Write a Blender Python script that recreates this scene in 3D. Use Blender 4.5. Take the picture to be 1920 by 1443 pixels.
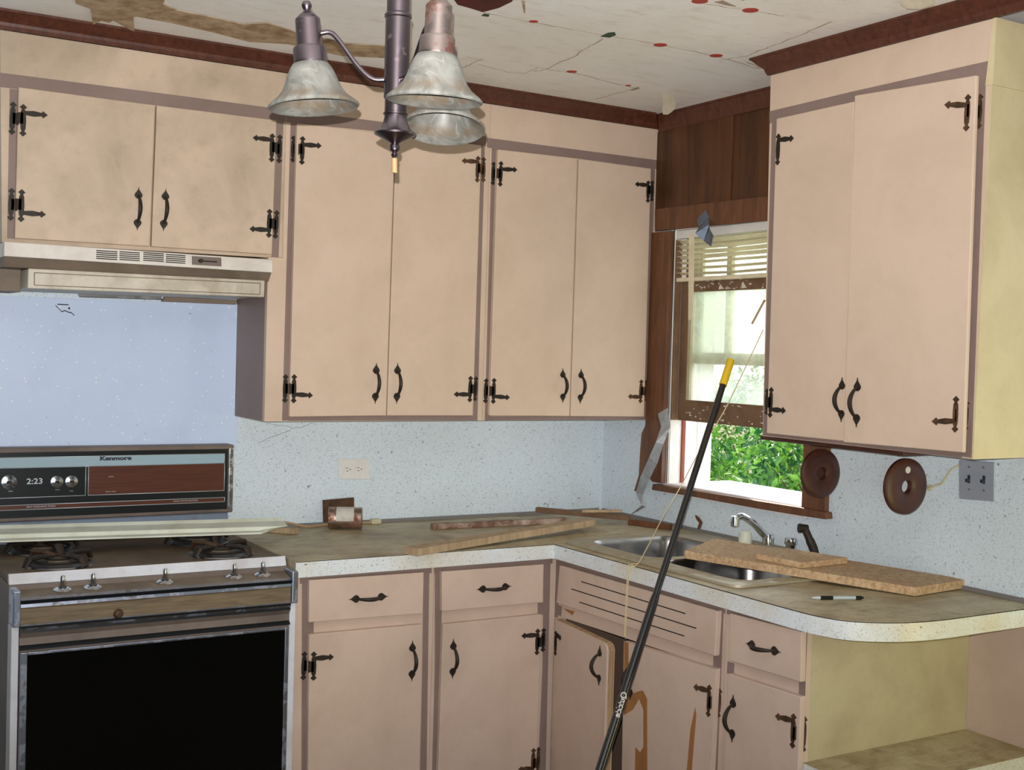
import bpy, bmesh, math, random
from mathutils import Vector, Matrix, Euler
random.seed(7)
S = bpy.context.scene
for o in list(bpy.data.objects): bpy.data.objects.remove(o)

# ---------------------------------------------------------------- camera
cd = bpy.data.cameras.new('camera'); cam = bpy.data.objects.new('camera', cd); S.collection.objects.link(cam)
F_PX = 2274.23
cd.sensor_fit = 'HORIZONTAL'; cd.sensor_width = 36.0; cd.lens = F_PX * 36.0 / 1920.0
cd.clip_start = 0.05; cd.clip_end = 200
YAW, PITCH, ROLL = 0.546429, -0.026848, 0.028732
fw = Vector((math.sin(YAW)*math.cos(PITCH), math.cos(YAW)*math.cos(PITCH), math.sin(PITCH)))
rt = Vector((math.cos(YAW), -math.sin(YAW), 0)); up = rt.cross(fw)
r2 = math.cos(ROLL)*rt + math.sin(ROLL)*up; u2 = -math.sin(ROLL)*rt + math.cos(ROLL)*up
CAM = Vector((-2.79183, -3.88621, 1.52704))
m = Matrix((r2, u2, -fw)).transposed().to_4x4(); m.translation = CAM
cam.matrix_world = m
S.camera = cam

# ---------------------------------------------------------------- light
S.view_settings.view_transform = 'Standard'; S.view_settings.look = 'None'
S.view_settings.exposure = 0.0; S.view_settings.gamma = 1.0; S.view_settings.use_curve_mapping = False
w = bpy.data.worlds.new('daylight_sky'); S.world = w; w.use_nodes = True
bg = w.node_tree.nodes['Background']; bg.inputs[0].default_value = (0.93, 0.98, 1.0, 1); bg.inputs[1].default_value = 2.8
def lamp(name, kind, energy, loc, color, aim=None, **k):
    l = bpy.data.lights.new(name, kind); l.energy = energy; l.color = color
    for a, v in k.items(): setattr(l, a, v)
    o = bpy.data.objects.new(name, l); S.collection.objects.link(o); o.location = loc
    if aim is not None: o.rotation_euler = (Vector(aim) - Vector(loc)).to_track_quat('-Z', 'Y').to_euler()
    return o
# the camera's own flash, just above the lens
lamp('camera_flash', 'SPOT', 385, CAM + u2*0.036 - r2*0.008 + fw*0.01, (1.0, 0.95, 0.925), CAM + fw*3 + u2*0.95 - r2*0.05, shadow_soft_size=0.003, spot_size=math.radians(100), spot_blend=1.0)
# fill added for unseen room daylight, tipped up to brighten the ceiling
lamp('ceiling_fill', 'AREA', 19, (-3.0, -5.2, 1.0), (0.80, 0.92, 1.0), (-1.6, -3.2, 2.4), shape='RECTANGLE', size=2.0, size_y=1.5)
lamp('doorway_daylight', 'AREA', 3.0, (-0.10, -2.85, 0.95), (1.0, 0.94, 0.40), (-0.10, -1.95, 1.05), shape='RECTANGLE', size=0.15, size_y=0.6)
lamp('sun', 'SUN', 7.0, (5, 2, 8), (1.0, 0.97, 0.88), None, angle=0.01).rotation_euler = (math.radians(-38), math.radians(22), 0)

# ---------------------------------------------------------------- materials
def lin(c):
    return tuple((v/255/12.92 if v/255 <= 0.04045 else ((v/255+0.055)/1.055)**2.4) for v in c) + (1,)
class NT:
    def __init__(s, name):
        s.m = bpy.data.materials.new(name); s.m.use_nodes = True; s.t = s.m.node_tree
        s.b = s.t.nodes['Principled BSDF']; s.tc = s.n('ShaderNodeTexCoord')
    def n(s, k, **p):
        x = s.t.nodes.new(k)
        for a, v in p.items(): setattr(x, a, v)
        return x
    def l(s, a, b): s.t.links.new(a, b)
    def noise(s, scale, detail=4, rough=0.55, stretch=None, dist=0):
        x = s.n('ShaderNodeTexNoise'); x.inputs['Scale'].default_value = scale; x.inputs['Detail'].default_value = detail
        x.inputs['Roughness'].default_value = rough; x.inputs['Distortion'].default_value = dist
        if stretch:
            mp = s.n('ShaderNodeMapping'); mp.inputs['Scale'].default_value = stretch
            s.l(s.tc.outputs['Object'], mp.inputs[0]); s.l(mp.outputs[0], x.inputs['Vector'])
        else: s.l(s.tc.outputs['Object'], x.inputs['Vector'])
        return x.outputs['Fac']
    def ramp(s, fac, a, b):
        x = s.n('ShaderNodeMapRange'); x.inputs['From Min'].default_value = a; x.inputs['From Max'].default_value = b
        s.l(fac, x.inputs['Value']); return x.outputs['Result']
    def mix(s, fac, a, b, amt=1.0):
        x = s.n('ShaderNodeMix', data_type='RGBA')
        if amt != 1.0:
            mu = s.n('ShaderNodeMath', operation='MULTIPLY'); mu.inputs[1].default_value = amt; s.l(fac, mu.inputs[0]); fac = mu.outputs[0]
        s.l(fac, x.inputs[0])
        for i, v in ((6, a), (7, b)):
            if isinstance(v, tuple): x.inputs[i].default_value = v
            else: s.l(v, x.inputs[i])
        return x.outputs[2]
    def bump(s, fac, strength, dist=0.002):
        x = s.n('ShaderNodeBump'); x.inputs['Strength'].default_value = strength; x.inputs['Distance'].default_value = dist
        s.l(fac, x.inputs['Height']); s.l(x.outputs[0], s.b.inputs['Normal'])
    def fin(s, col, rough=0.5, metal=0.0, spec=0.5):
        if isinstance(col, tuple): s.b.inputs['Base Color'].default_value = col
        else: s.l(col, s.b.inputs['Base Color'])
        s.b.inputs['Roughness'].default_value = rough; s.b.inputs['Metallic'].default_value = metal
        s.b.inputs['Specular IOR Level'].default_value = spec
        return s.m
def paint(name, c, dirt, amt=0.5, rough=0.5, scale=3.0, bump=0.15, specks=True, spec=0.3):
    k = NT(name)
    f = k.ramp(k.noise(scale, 5, 0.6, dist=0.4), 0.42, 0.72)
    col = k.mix(f, lin(c), lin(dirt), amt)
    g = k.ramp(k.noise(scale*9, 3, 0.7), 0.5, 0.8)
    col = k.mix(g, col, lin(dirt), amt*0.35)
    if specks:
        sp = k.ramp(k.noise(120, 2, 0.5), 0.78, 0.83)
        col = k.mix(sp, col, lin((95, 70, 50)), 0.6)
    k.bump(k.noise(60, 3), bump)
    return k.fin(col, rough, 0, spec)
def speckle(name, base, dark, stain, stain_amt=0.3, rough=0.35):
    k = NT(name)
    col = k.mix(k.ramp(k.noise(4, 4), 0.45, 0.75), lin(base), lin(stain), stain_amt)
    col = k.mix(k.ramp(k.noise(160, 2, 0.6), 0.60, 0.72), col, lin(dark), 0.55)
    col = k.mix(k.ramp(k.noise(330, 2, 0.5), 0.60, 0.68), col, lin(dark), 0.5)
    col = k.mix(k.ramp(k.noise(70, 2, 0.5), 0.70, 0.76), col, lin((70, 55, 35)), 0.7)
    return k.fin(col, rough)
def wood(name, a, b, stretch=(2, 2, 25), rough=0.5, scale=3, amt=1.0, bump=0.2):
    k = NT(name); f = k.noise(scale, 6, 0.6, stretch, 0.6)
    col = k.mix(k.ramp(f, 0.3, 0.7), lin(a), lin(b), amt)
    col = k.mix(k.ramp(k.noise(5, 4), 0.5, 0.8), col, lin(a), 0.4)
    k.bump(f, bump); return k.fin(col, rough)
def metal(name, c, rough=0.3, dirt=None, amt=0.5, dscale=25, lo=0.5, hi=0.7, m=1.0):
    k = NT(name); col = lin(c)
    if dirt:
        f = k.ramp(k.noise(dscale, 4, 0.6), lo, hi); col = k.mix(f, lin(c), lin(dirt), amt)
        r = k.n('ShaderNodeMapRange'); k.l(f, r.inputs['Value']); r.inputs['To Min'].default_value = rough; r.inputs['To Max'].default_value = min(1, rough+0.4)
        r2_ = k.n('ShaderNodeMapRange'); k.l(f, r2_.inputs['Value']); r2_.inputs['To Min'].default_value = m; r2_.inputs['To Max'].default_value = m*0.3
        mt = k.fin(col, rough, m); k.l(r.outputs[0], k.b.inputs['Roughness']); k.l(r2_.outputs[0], k.b.inputs['Metallic']); return mt
    return k.fin(col, rough, m)
def plain(name, c, rough=0.5, m=0.0, spec=0.5):
    return NT(name).fin(lin(c), rough, m, spec)

M = {}
M['cream'] = paint('cream_paint', (212, 190, 170), (168, 146, 120), 0.32)
M['cream_greasy'] = paint('greasy_cream_paint', (204, 184, 162), (128, 114, 92), 0.62, scale=2.6)
M['cream_base'] = paint('cream_paint_scuffed', (206, 184, 168), (156, 132, 110), 0.35)
M['yellow'] = paint('yellowed_cream_paint', (212, 198, 160), (176, 156, 116), 0.55)
M['yellowbase'] = paint('stained_yellowed_paint', (190, 180, 148), (150, 134, 104), 0.55, scale=4)
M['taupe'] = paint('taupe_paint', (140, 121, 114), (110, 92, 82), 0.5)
M['lam'] = speckle('speckled_white_laminate', (216, 230, 240), (116, 130, 138), (200, 212, 212), 0.4, 0.4)
M['edge'] = speckle('stained_laminate_edge', (222, 230, 234), (120, 116, 104), (204, 184, 132), 0.7, 0.35)
k = NT('glitter_laminate')
vo = k.n('ShaderNodeTexVoronoi'); vo.inputs['Scale'].default_value = 62; k.l(k.tc.outputs['Object'], vo.inputs['Vector'])
fl = k.ramp(vo.outputs['Distance'], 0.17, 0.10)
sel = k.ramp(k.noise(40, 2), 0.50, 0.54); mu = k.n('ShaderNodeMath', operation='MULTIPLY'); k.l(fl, mu.inputs[0]); k.l(sel, mu.inputs[1])
col = k.mix(k.ramp(k.noise(6, 4), 0.5, 0.8), lin((202, 220, 248)), lin((187, 203, 228)), 0.5)
col = k.mix(k.ramp(k.noise(75, 2), 0.74, 0.79), col, lin((90, 80, 70)), 0.7)
col = k.mix(mu.outputs[0], col, (1.0, 1.0, 1.0, 1))
M['glit'] = k.fin(col, 0.32)
k = NT('dirty_counter_laminate')
col = k.mix(k.ramp(k.noise(5, 5, 0.65, dist=0.5), 0.38, 0.66), lin((190, 180, 148)), lin((138, 118, 84)), 0.85)
col = k.mix(k.ramp(k.noise(14, 5, 0.7, (1, 2.2, 1)), 0.5, 0.72), col, lin((112, 92, 62)), 0.6)
col = k.mix(k.ramp(k.noise(140, 2), 0.66, 0.74), col, lin((80, 66, 46)), 0.6)
M['counter'] = k.fin(col, 0.5)
M['crown'] = wood('dark_stained_crown', (66, 32, 22), (98, 54, 36), (18, 18, 2), 0.45)
M['casing'] = wood('brown_stained_casing', (80, 50, 32), (120, 78, 50), (14, 14, 2), 0.5)
M['panelwood'] = wood('brown_wall_panelling', (52, 28, 14), (98, 60, 30), (6, 6, 0.7), 0.45)
M['rawwood'] = wood('raw_tan_wood', (150, 128, 98), (186, 162, 130), (14, 14, 2), 0.7)
M['tornwood'] = wood('torn_veneer_core', (140, 92, 48), (172, 120, 70), (10, 10, 1), 0.8)
M['ply'] = wood('ply_edge', (206, 178, 140), (120, 88, 60), (1, 60, 1), 0.7)
M['board'] = None
k = NT('particle_board')
col = k.mix(k.ramp(k.noise(90, 3, 0.7), 0.4, 0.65), lin((200, 172, 136)), lin((150, 120, 84)), 0.8)
col = k.mix(k.ramp(k.noise(6, 3), 0.45, 0.7), col, lin((168, 126, 90)), 0.5)
k.bump(k.noise(150, 3), 0.4); M['board'] = k.fin(col, 0.8)
k = NT('stained_ceiling_paint')
col = k.mix(k.ramp(k.noise(1.1, 5, 0.6, dist=0.6), 0.42, 0.7), lin((250, 251, 250)), lin((214, 202, 176)), 0.4)
col = k.mix(k.ramp(k.noise(9, 5, 0.7, (1, 2.5, 1)), 0.52, 0.75), col, lin((170, 140, 104)), 0.28)
k.bump(k.noise(20, 4), 0.3, 0.004); M['ceil'] = k.fin(col, 0.8)
M['seam'] = plain('ceiling_crack', (168, 154, 138), 0.9)
M['reddot'] = plain('red_paint_dot', (178, 66, 54), 0.7)
M['greendot'] = plain('dark_green_paint', (44, 74, 54), 0.7)
M['darkred'] = paint('old_dark_red_paint', (92, 34, 34), (50, 26, 20), 0.8, 0.7, 12)
k = NT('brown_joint_tape')
col = k.mix(k.ramp(k.noise(14, 5, 0.7), 0.4, 0.65), lin((196, 176, 146)), lin((140, 106, 72)), 0.9); M['jtape'] = k.fin(col, 0.7)
M['iron'] = metal('black_iron', (46, 40, 34), 0.55, (78, 52, 34), 0.5, 30, 0.5, 0.7, 0.4)
M['rust'] = metal('rusty_bronze', (78, 60, 44), 0.5, (104, 70, 46), 0.6, 40, 0.45, 0.6, 0.5)
M['nickel'] = metal('brushed_nickel', (118, 108, 114), 0.32, (84, 66, 56), 0.6, 30, 0.62, 0.74)
M['nickelrust'] = metal('rusting_nickel', (150, 138, 134), 0.35, (86, 48, 30), 0.9, 28, 0.46, 0.6)
M['chrome'] = metal('chrome', (210, 214, 220), 0.12, (120, 116, 108), 0.5, 30, 0.5, 0.75)
M['steel'] = metal('stainless_steel', (150, 150, 150), 0.3, (110, 100, 84), 0.5, 10, 0.5, 0.8)
M['bluesteel'] = metal('dull_bluish_steel', (130, 146, 166), 0.45, (96, 92, 88), 0.5, 12, 0.5, 0.7, 0.4)
M['sinkrim'] = metal('dusty_sink_rim', (176, 170, 150), 0.45, (150, 132, 98), 0.8, 12, 0.4, 0.7, 0.6)
M['darkchrome'] = metal('grimy_chrome_trim', (176, 186, 206), 0.3, (84, 74, 64), 0.85, 22, 0.48, 0.66)
M['grime'] = paint('greasy_grey_enamel', (128, 116, 100), (84, 72, 58), 0.7, 0.6, 10)
M['cooktop'] = paint('burnt_cooktop_enamel', (112, 96, 76), (70, 56, 42), 0.8, 0.55, 6)
M['enamel'] = paint('white_enamel', (214, 218, 226), (150, 130, 110), 0.35, 0.3, 7)
M['hood'] = paint('hood_white_enamel', (222, 218, 210), (140, 118, 90), 0.35, 0.4, 8)
M['hoodgrease'] = paint('greasy_hood_enamel', (206, 200, 184), (132, 116, 92), 0.6, 0.45, 8)
M['hoodunder'] = paint('greasy_shaded_hood_underside', (132, 118, 104), (92, 82, 68), 0.6, 0.6, 6)  # grease, plus the shade under the hood put into the base colour
M['sidegrey'] = paint('greasy_range_side', (120, 108, 100), (86, 76, 70), 0.7, 0.5, 5)
M['blackglass'] = plain('black_oven_glass', (4, 5, 5), 0.12, 0, 0.35)
M['blackpanel'] = plain('black_panel', (14, 20, 24), 0.3)
M['bluestrip'] = metal('pale_blue_strip', (150, 176, 188), 0.45, m=0.0)
M['woodgrain'] = wood('brown_woodgrain_panel', (72, 34, 20), (92, 46, 28), (2, 10, 40), 0.35)
M['woodband'] = wood('dirty_woodgrain_band', (92, 78, 58), (128, 112, 86), (3, 10, 40), 0.6)
M['silver'] = plain('silver_print', (190, 200, 206), 0.4, 0.3)
M['inkdark'] = plain('dark_print', (36, 44, 54), 0.5)
M['void'] = plain('dark_interior', (30, 22, 18), 0.9)
M['inside'] = plain('bare_dark_cabinet_inside', (104, 84, 70), 0.8)
M['white'] = paint('white_plastic', (226, 226, 222), (190, 180, 160), 0.3, 0.4, 10, 0.05)
M['vinyl'] = paint('dusty_white_vinyl', (214, 220, 206), (176, 172, 146), 0.5, 0.45, 9, 0.05, specks=False)
M['blind'] = paint('yellowed_blind', (228, 222, 192), (176, 160, 120), 0.5, 0.5, 9, 0.05)
M['sash'] = paint('peeling_brown_sash', (122, 96, 74), (84, 60, 44), 0.7, 0.7, 9)
M['sashwhite'] = paint('yellowed_white_sash', (196, 190, 160), (150, 134, 96), 0.6, 0.6, 8)
M['flake'] = plain('white_paint_flake', (212, 206, 196), 0.7)
M['jamb'] = paint('white_jamb_paint', (232, 232, 226), (180, 170, 150), 0.4, 0.5, 8)
M['redstop'] = paint('red_brown_stop', (138, 76, 56), (110, 60, 44), 0.6, 0.6, 12)
M['sill'] = paint('white_sill_paint', (236, 230, 232), (190, 170, 160), 0.3, 0.5, 8)
M['brownwheel'] = wood('dark_brown_turned_wood', (52, 26, 18), (76, 40, 28), (8, 8, 8), 0.4)
M['oldpaint'] = paint('peeling_painted_wood', (112, 78, 62), (206, 190, 172), 0.75, 0.7, 16)
M['greytape'] = paint('greyish_paper_tape', (178, 168, 148), (140, 126, 102), 0.5, 0.7, 20)
M['ducttop'] = metal('blue_grey_duct_tape', (104, 116, 134), 0.35, (80, 84, 92), 0.6, 40, 0.5, 0.7, 0.5)
M['duct'] = metal('grey_duct_tape', (166, 172, 178), 0.45, (130, 128, 120), 0.6, 30, 0.45, 0.7, 0.3)
M['polyblack'] = plain('black_glossy_pole', (9, 10, 14), 0.2, 0, 0.9)
M['yellowtip'] = plain('yellow_plastic', (226, 190, 36), 0.45)
M['cordm'] = plain('cotton_cord', (206, 190, 150), 0.8)
M['wire'] = plain('tan_lamp_wire', (176, 144, 104), 0.6)
M['canlabel'] = paint('torn_can_label', (206, 204, 196), (150, 140, 126), 0.5, 0.7, 20)
M['canrust'] = metal('rusty_tin', (170, 150, 136), 0.4, (120, 66, 40), 0.85, 26, 0.48, 0.62)
M['switchplate'] = metal('galvanised_switch_plate', (168, 178, 192), 0.4, (120, 120, 120), 0.5, 30, 0.55, 0.7, 0.35)
M['soil'] = plain('ground_litter', (96, 92, 58), 0.95)
M['floorm'] = paint('worn_vinyl_floor', (110, 96, 80), (84, 70, 56), 0.6, 0.5, 3)
M['plaster'] = paint('room_wall_paint', (132, 122, 106), (110, 98, 82), 0.4, 0.7, 2)
M['gasket'] = plain('grey_caulk', (120, 118, 116), 0.7)
# alabaster shade glass
k = NT('alabaster_glass')
n1 = k.noise(9, 3, 0.5, dist=3.5); col = k.mix(k.ramp(n1, 0.35, 0.7), lin((104, 104, 98)), lin((140, 141, 136)), 0.9)
sep = k.n('ShaderNodeSeparateXYZ'); k.l(k.tc.outputs['Object'], sep.inputs[0])
zb = k.ramp(sep.outputs[2], 0.006, 0.016); zt_ = k.ramp(sep.outputs[2], 0.036, 0.022); zm_ = k.n('ShaderNodeMath', operation='MULTIPLY'); k.l(zb, zm_.inputs[0]); k.l(zt_, zm_.inputs[1])
zn = k.n('ShaderNodeMath', operation='MULTIPLY'); k.l(zm_.outputs[0], zn.inputs[0]); k.l(k.ramp(k.noise(30, 4), 0.35, 0.6), zn.inputs[1])
vd = k.n('ShaderNodeMath', operation='SUBTRACT'); k.l(k.noise(11, 2, 0.5, dist=2.0), vd.inputs[0]); vd.inputs[1].default_value = 0.5
va = k.n('ShaderNodeMath', operation='ABSOLUTE'); k.l(vd.outputs[0], va.inputs[0])
col = k.mix(k.ramp(va.outputs[0], 0.018, 0.002), col, lin((160, 162, 158)), 0.4)
dirt = k.mix(zn.outputs[0], col, lin((112, 92, 66)), 0.6); M['shade'] = k.fin(dirt, 0.5)
k.b.inputs['Subsurface Weight'].default_value = 0.0
# dusty window glass
def dusty(name, lo, hi, tint, smin):
    k = NT(name); k.t.nodes.remove(k.b)
    out = k.t.nodes['Material Output']
    tr = k.n('ShaderNodeBsdfTransparent'); tr.inputs[0].default_value = (0.96, 0.97, 0.96, 1)
    tl = k.n('ShaderNodeBsdfTranslucent'); tl.inputs[0].default_value = tint
    gl = k.n('ShaderNodeBsdfGlossy'); gl.inputs['Roughness'].default_value = 0.1; gl.inputs[0].default_value = (0.5, 0.5, 0.5, 1)
    f = k.n('ShaderNodeMapRange'); f.inputs['From Min'].default_value = 0.35; f.inputs['From Max'].default_value = 0.7
    f.inputs['To Min'].default_value = lo; f.inputs['To Max'].default_value = hi
    k.l(k.noise(smin, 5, 0.65), f.inputs['Value'])
    a = k.n('ShaderNodeMixShader'); k.l(f.outputs[0], a.inputs[0]); k.l(tr.outputs[0], a.inputs[1]); k.l(tl.outputs[0], a.inputs[2])
    b = k.n('ShaderNodeMixShader'); b.inputs[0].default_value = 0.04; k.l(a.outputs[0], b.inputs[1]); k.l(gl.outputs[0], b.inputs[2])
    k.l(b.outputs[0], out.inputs[0]); return k.m
M['glass_clean'] = dusty('dusty_glass', 0.25, 0.6, (0.9, 0.95, 0.88, 1), 7)
M['glass_dirty'] = dusty('dirtier_glass', 0.45, 0.8, (0.88, 0.92, 0.80, 1), 10)
k = NT('leaf')
col = k.mix(k.ramp(k.noise(6.0, 3), 0.40, 0.62), lin((26, 84, 44)), lin((118, 172, 58)), 1.0)
k.fin(col, 0.5); out = k.t.nodes['Material Output']
tl = k.n('ShaderNodeBsdfTranslucent'); k.l(col, tl.inputs[0]); mx = k.n('ShaderNodeMixShader'); mx.inputs[0].default_value = 0.25
k.l(k.b.outputs[0], mx.inputs[1]); k.l(tl.outputs[0], mx.inputs[2]); k.l(mx.outputs[0], out.inputs[0]); M['leaf'] = k.m
M['bark'] = wood('shrub_bark', (84, 66, 46), (110, 90, 64), (10, 10, 2), 0.9)

# ---------------------------------------------------------------- helpers
FB = lambda u, v, n: Vector((u, -n, v))          # facing the room from the back wall: u = x, v = z
FR = lambda u, v, n: Vector((-n, -u, v))         # facing the room from the window wall: u = -y, v = z
FH = lambda u, v, n: Vector((u, v, n))           # lying flat: u = x, v = y, n = height
def FE(y0): return lambda u, v, n: Vector((u, y0 - n, v))
def bm_new(): return bmesh.new()
def prism(bm, F, poly, n0, n1, mat=0):
    a = [bm.verts.new(F(u, v, n0)) for u, v in poly]; b = [bm.verts.new(F(u, v, n1)) for u, v in poly]
    fs = [bm.faces.new(a), bm.faces.new(b[::-1])]
    k = len(poly)
    for i in range(k): fs.append(bm.faces.new((a[i], b[i], b[(i+1) % k], a[(i+1) % k])))
    for f in fs: f.material_index = mat
    return bm
def rect(bm, F, u0, v0, u1, v1, n0, n1, mat=0):
    return prism(bm, F, [(u0, v0), (u1, v0), (u1, v1), (u0, v1)], n0, n1, mat)
def frames(pts):
    out = []; prev = None
    for i, p in enumerate(pts):
        t = (pts[min(i+1, len(pts)-1)] - pts[max(i-1, 0)]).normalized()
        if prev is None:
            s = t.cross(Vector((0, 0, 1)))
            if s.length < 0.2: s = t.cross(Vector((0, 1, 0)))
        else: s = prev - t*prev.dot(t)
        s.normalize(); prev = s; out.append((p, s, t.cross(s)))
    return out
def tube(bm, pts, r, seg=10, mat=0, flat=1.0, cap=True):
    pts = [Vector(p) for p in pts]; rr = r if isinstance(r, (list, tuple)) else [r]*len(pts); rings = []
    for (p, s, b), q in zip(frames(pts), rr):
        rings.append([bm.verts.new(p + (s*math.cos(2*math.pi*i/seg)*q + b*math.sin(2*math.pi*i/seg)*q*flat)) for i in range(seg)])
    fs = []
    for A, B in zip(rings, rings[1:]):
        for i in range(seg): fs.append(bm.faces.new((A[i], A[(i+1) % seg], B[(i+1) % seg], B[i])))
    for f in fs: f.smooth = True
    if cap: fs += [bm.faces.new(rings[0][::-1]), bm.faces.new(rings[-1])]
    for f in fs: f.material_index = mat
    return bm
def lathe(bm, prof, origin, axis=(0, 0, 1), seg=40, mat=0, matf=None):
    o = Vector(origin); a = Vector(axis).normalized(); s = a.cross(Vector((1, 0, 0)) if abs(a.x) < 0.9 else Vector((0, 1, 0))).normalized(); t = a.cross(s)
    rings = []
    for r, h in prof:
        if r < 1e-5: rings.append([bm.verts.new(o + a*h)])
        else: rings.append([bm.verts.new(o + a*h + s*r*math.cos(2*math.pi*i/seg) + t*r*math.sin(2*math.pi*i/seg)) for i in range(seg)])
    for k_, (A, B) in enumerate(zip(rings, rings[1:])):
        mi = matf(k_) if matf else mat
        for i in range(seg):
            j = (i+1) % seg
            if len(A) == 1 and len(B) == 1: continue
            if len(A) == 1: f = bm.faces.new((A[0], B[j], B[i]))
            elif len(B) == 1: f = bm.faces.new((A[i], A[j], B[0]))
            else: f = bm.faces.new((A[i], A[j], B[j], B[i]))
            f.smooth = True; f.material_index = mi
    return bm
def curve(pts, n=8):
    P = [Vector(p) for p in pts]; P = [2*P[0]-P[1]] + P + [2*P[-1]-P[-2]]; out = []
    for i in range(1, len(P)-2):
        for k_ in range(n):
            t = k_/n; a, b, c, d = P[i-1:i+3]
            out.append(0.5*((2*b)+(c-a)*t+(2*a-5*b+4*c-d)*t*t+(3*b-a-3*c+d)*t**3))
    out.append(P[-2]); return out
def obj(name, bm, mats, parent=None, bevel=0, solid=0, sub=0, label=None):
    if not isinstance(mats, (list, tuple)): mats = [mats]
    bmesh.ops.recalc_face_normals(bm, faces=bm.faces)
    me = bpy.data.meshes.new(name)
    vs = [v.co for v in bm.verts]
    lo = Vector([min(v[i] for v in vs) for i in range(3)]); hi = Vector([max(v[i] for v in vs) for i in range(3)])
    org = Vector(((lo.x+hi.x)/2, (lo.y+hi.y)/2, lo.z))
    bmesh.ops.translate(bm, verts=bm.verts, vec=-org)
    bm.normal_update()
    for e_ in bm.edges:
        if len(e_.link_faces) == 2 and e_.calc_face_angle(0) > 0.7: e_.smooth = False
    bm.to_mesh(me); bm.free()
    for mt in mats: me.materials.append(M[mt] if isinstance(mt, str) else mt)
    o = bpy.data.objects.new(name, me); S.collection.objects.link(o)
    if parent is not None:
        o.parent = parent; o.location = org - wloc(parent)
    else: o.location = org
    if bevel:
        md = o.modifiers.new('bevel', 'BEVEL'); md.width = bevel; md.segments = 2; md.limit_method = 'ANGLE'
    if solid:
        md = o.modifiers.new('solid', 'SOLIDIFY'); md.thickness = solid; md.offset = 0
    if sub:
        md = o.modifiers.new('sub', 'SUBSURF'); md.levels = sub; md.render_levels = sub
    if label: o['label'] = label
    return o
def wloc(o):
    v = Vector(o.location)
    while o.parent: o = o.parent; v += o.location
    return v
def thing(name, label, cat, loc, group=None):
    o = bpy.data.objects.new(name, None); S.collection.objects.link(o); o.location = loc; o.empty_display_size = 0.05
    return tag(o, label, cat, group)
def tag(o, label, cat, group=None):
    o['label'] = label; o['category'] = cat
    if group: o['group'] = group
    return o
def struct(o): o['kind'] = 'structure'; return o
def text(name, body, size, F, u, v, n, mat, parent, sx=1.0, bold=0.0, rot=0.0, ext=0.0003):
    c = bpy.data.curves.new(name, 'FONT'); c.body = body; c.size = size; c.align_x = 'CENTER'; c.align_y = 'CENTER'; c.extrude = ext; c.offset = bold
    t = bpy.data.objects.new('tmp_text', c); S.collection.objects.link(t)
    bpy.context.view_layer.update()
    me = bpy.data.meshes.new_from_object(t.evaluated_get(bpy.context.evaluated_depsgraph_get()))
    bpy.data.objects.remove(t); bm = bmesh.new(); bm.from_mesh(me)
    cr, sr = math.cos(rot), math.sin(rot)
    for q in bm.verts:
        x, y, z = q.co.x*sx, q.co.y, q.co.z
        q.co = F(u + x*cr - y*sr, v + x*sr + y*cr, n + z)
    return obj(name, bm, mat, parent)
def lerp(a, b, t): return tuple(x+(y-x)*t for x, y in zip(a, b))

# ---------------------------------------------------------------- the room
CZ = 2.418
W0, W1, WB, WT = 0.405, 1.103, 1.055, 1.99         # window opening: u range and height range
bm = bm_new()
rect(bm, FB, -4.3, 0, 0.13, CZ, -0.13, 0, 0)
def wall_crack(F, pts, wd):
    P = []
    for a, b in zip(pts, pts[1:]):
        for i in range(4): q = lerp(a, b, i/4); P.append((q[0]+random.uniform(-.002, .002), q[1]+random.uniform(-.002, .002)))
    P.append(pts[-1]); prism(bm, F, P + [(u, v-wd) for u, v in P[::-1]], -0.0005, 0.0004, 1)
wall_crack(FB, [(-1.412,1.203),(-1.364,1.222),(-1.327,1.233),(-1.293,1.25),(-1.259,1.254),(-1.221,1.268)], 0.0014)
wall_crack(FB, [(-1.384,1.267),(-1.347,1.26),(-1.318,1.258),(-1.293,1.25)], 0.001)
struct(obj('wall_back', bm, ['lam', 'gasket']))
bm = bm_new()
rect(bm, FR, 0, 0.0, 6, 0.87, -0.13, 0, 1)
rect(bm, FR, 0, 0.87, 6, WB, -0.13, 0, 0)
rect(bm, FR, 0, WB, W0, 1.99, -0.13, 0, 0)
rect(bm, FR, W1, WB, 6, 1.99, -0.13, 0, 0)
rect(bm, FR, 0, 1.99, 6, CZ, -0.13, 0, 2)
struct(obj('wall_right', bm, ['lam', 'cream_base', 'panelwood']))
bm = bm_new(); rect(bm, FH, -4.43, -6.13, -4.3, 0.13, 0, CZ); struct(obj('wall_left', bm, 'plaster'))
bm = bm_new(); rect(bm, FH, -4.3, -6.13, 0.13, -6.0, 0, CZ); struct(obj('wall_front', bm, 'plaster'))
bm = bm_new(); rect(bm, FH, -4.43, -6.13, 0.13, 0.13, -0.1, 0); struct(obj('floor', bm, 'floorm'))
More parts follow.
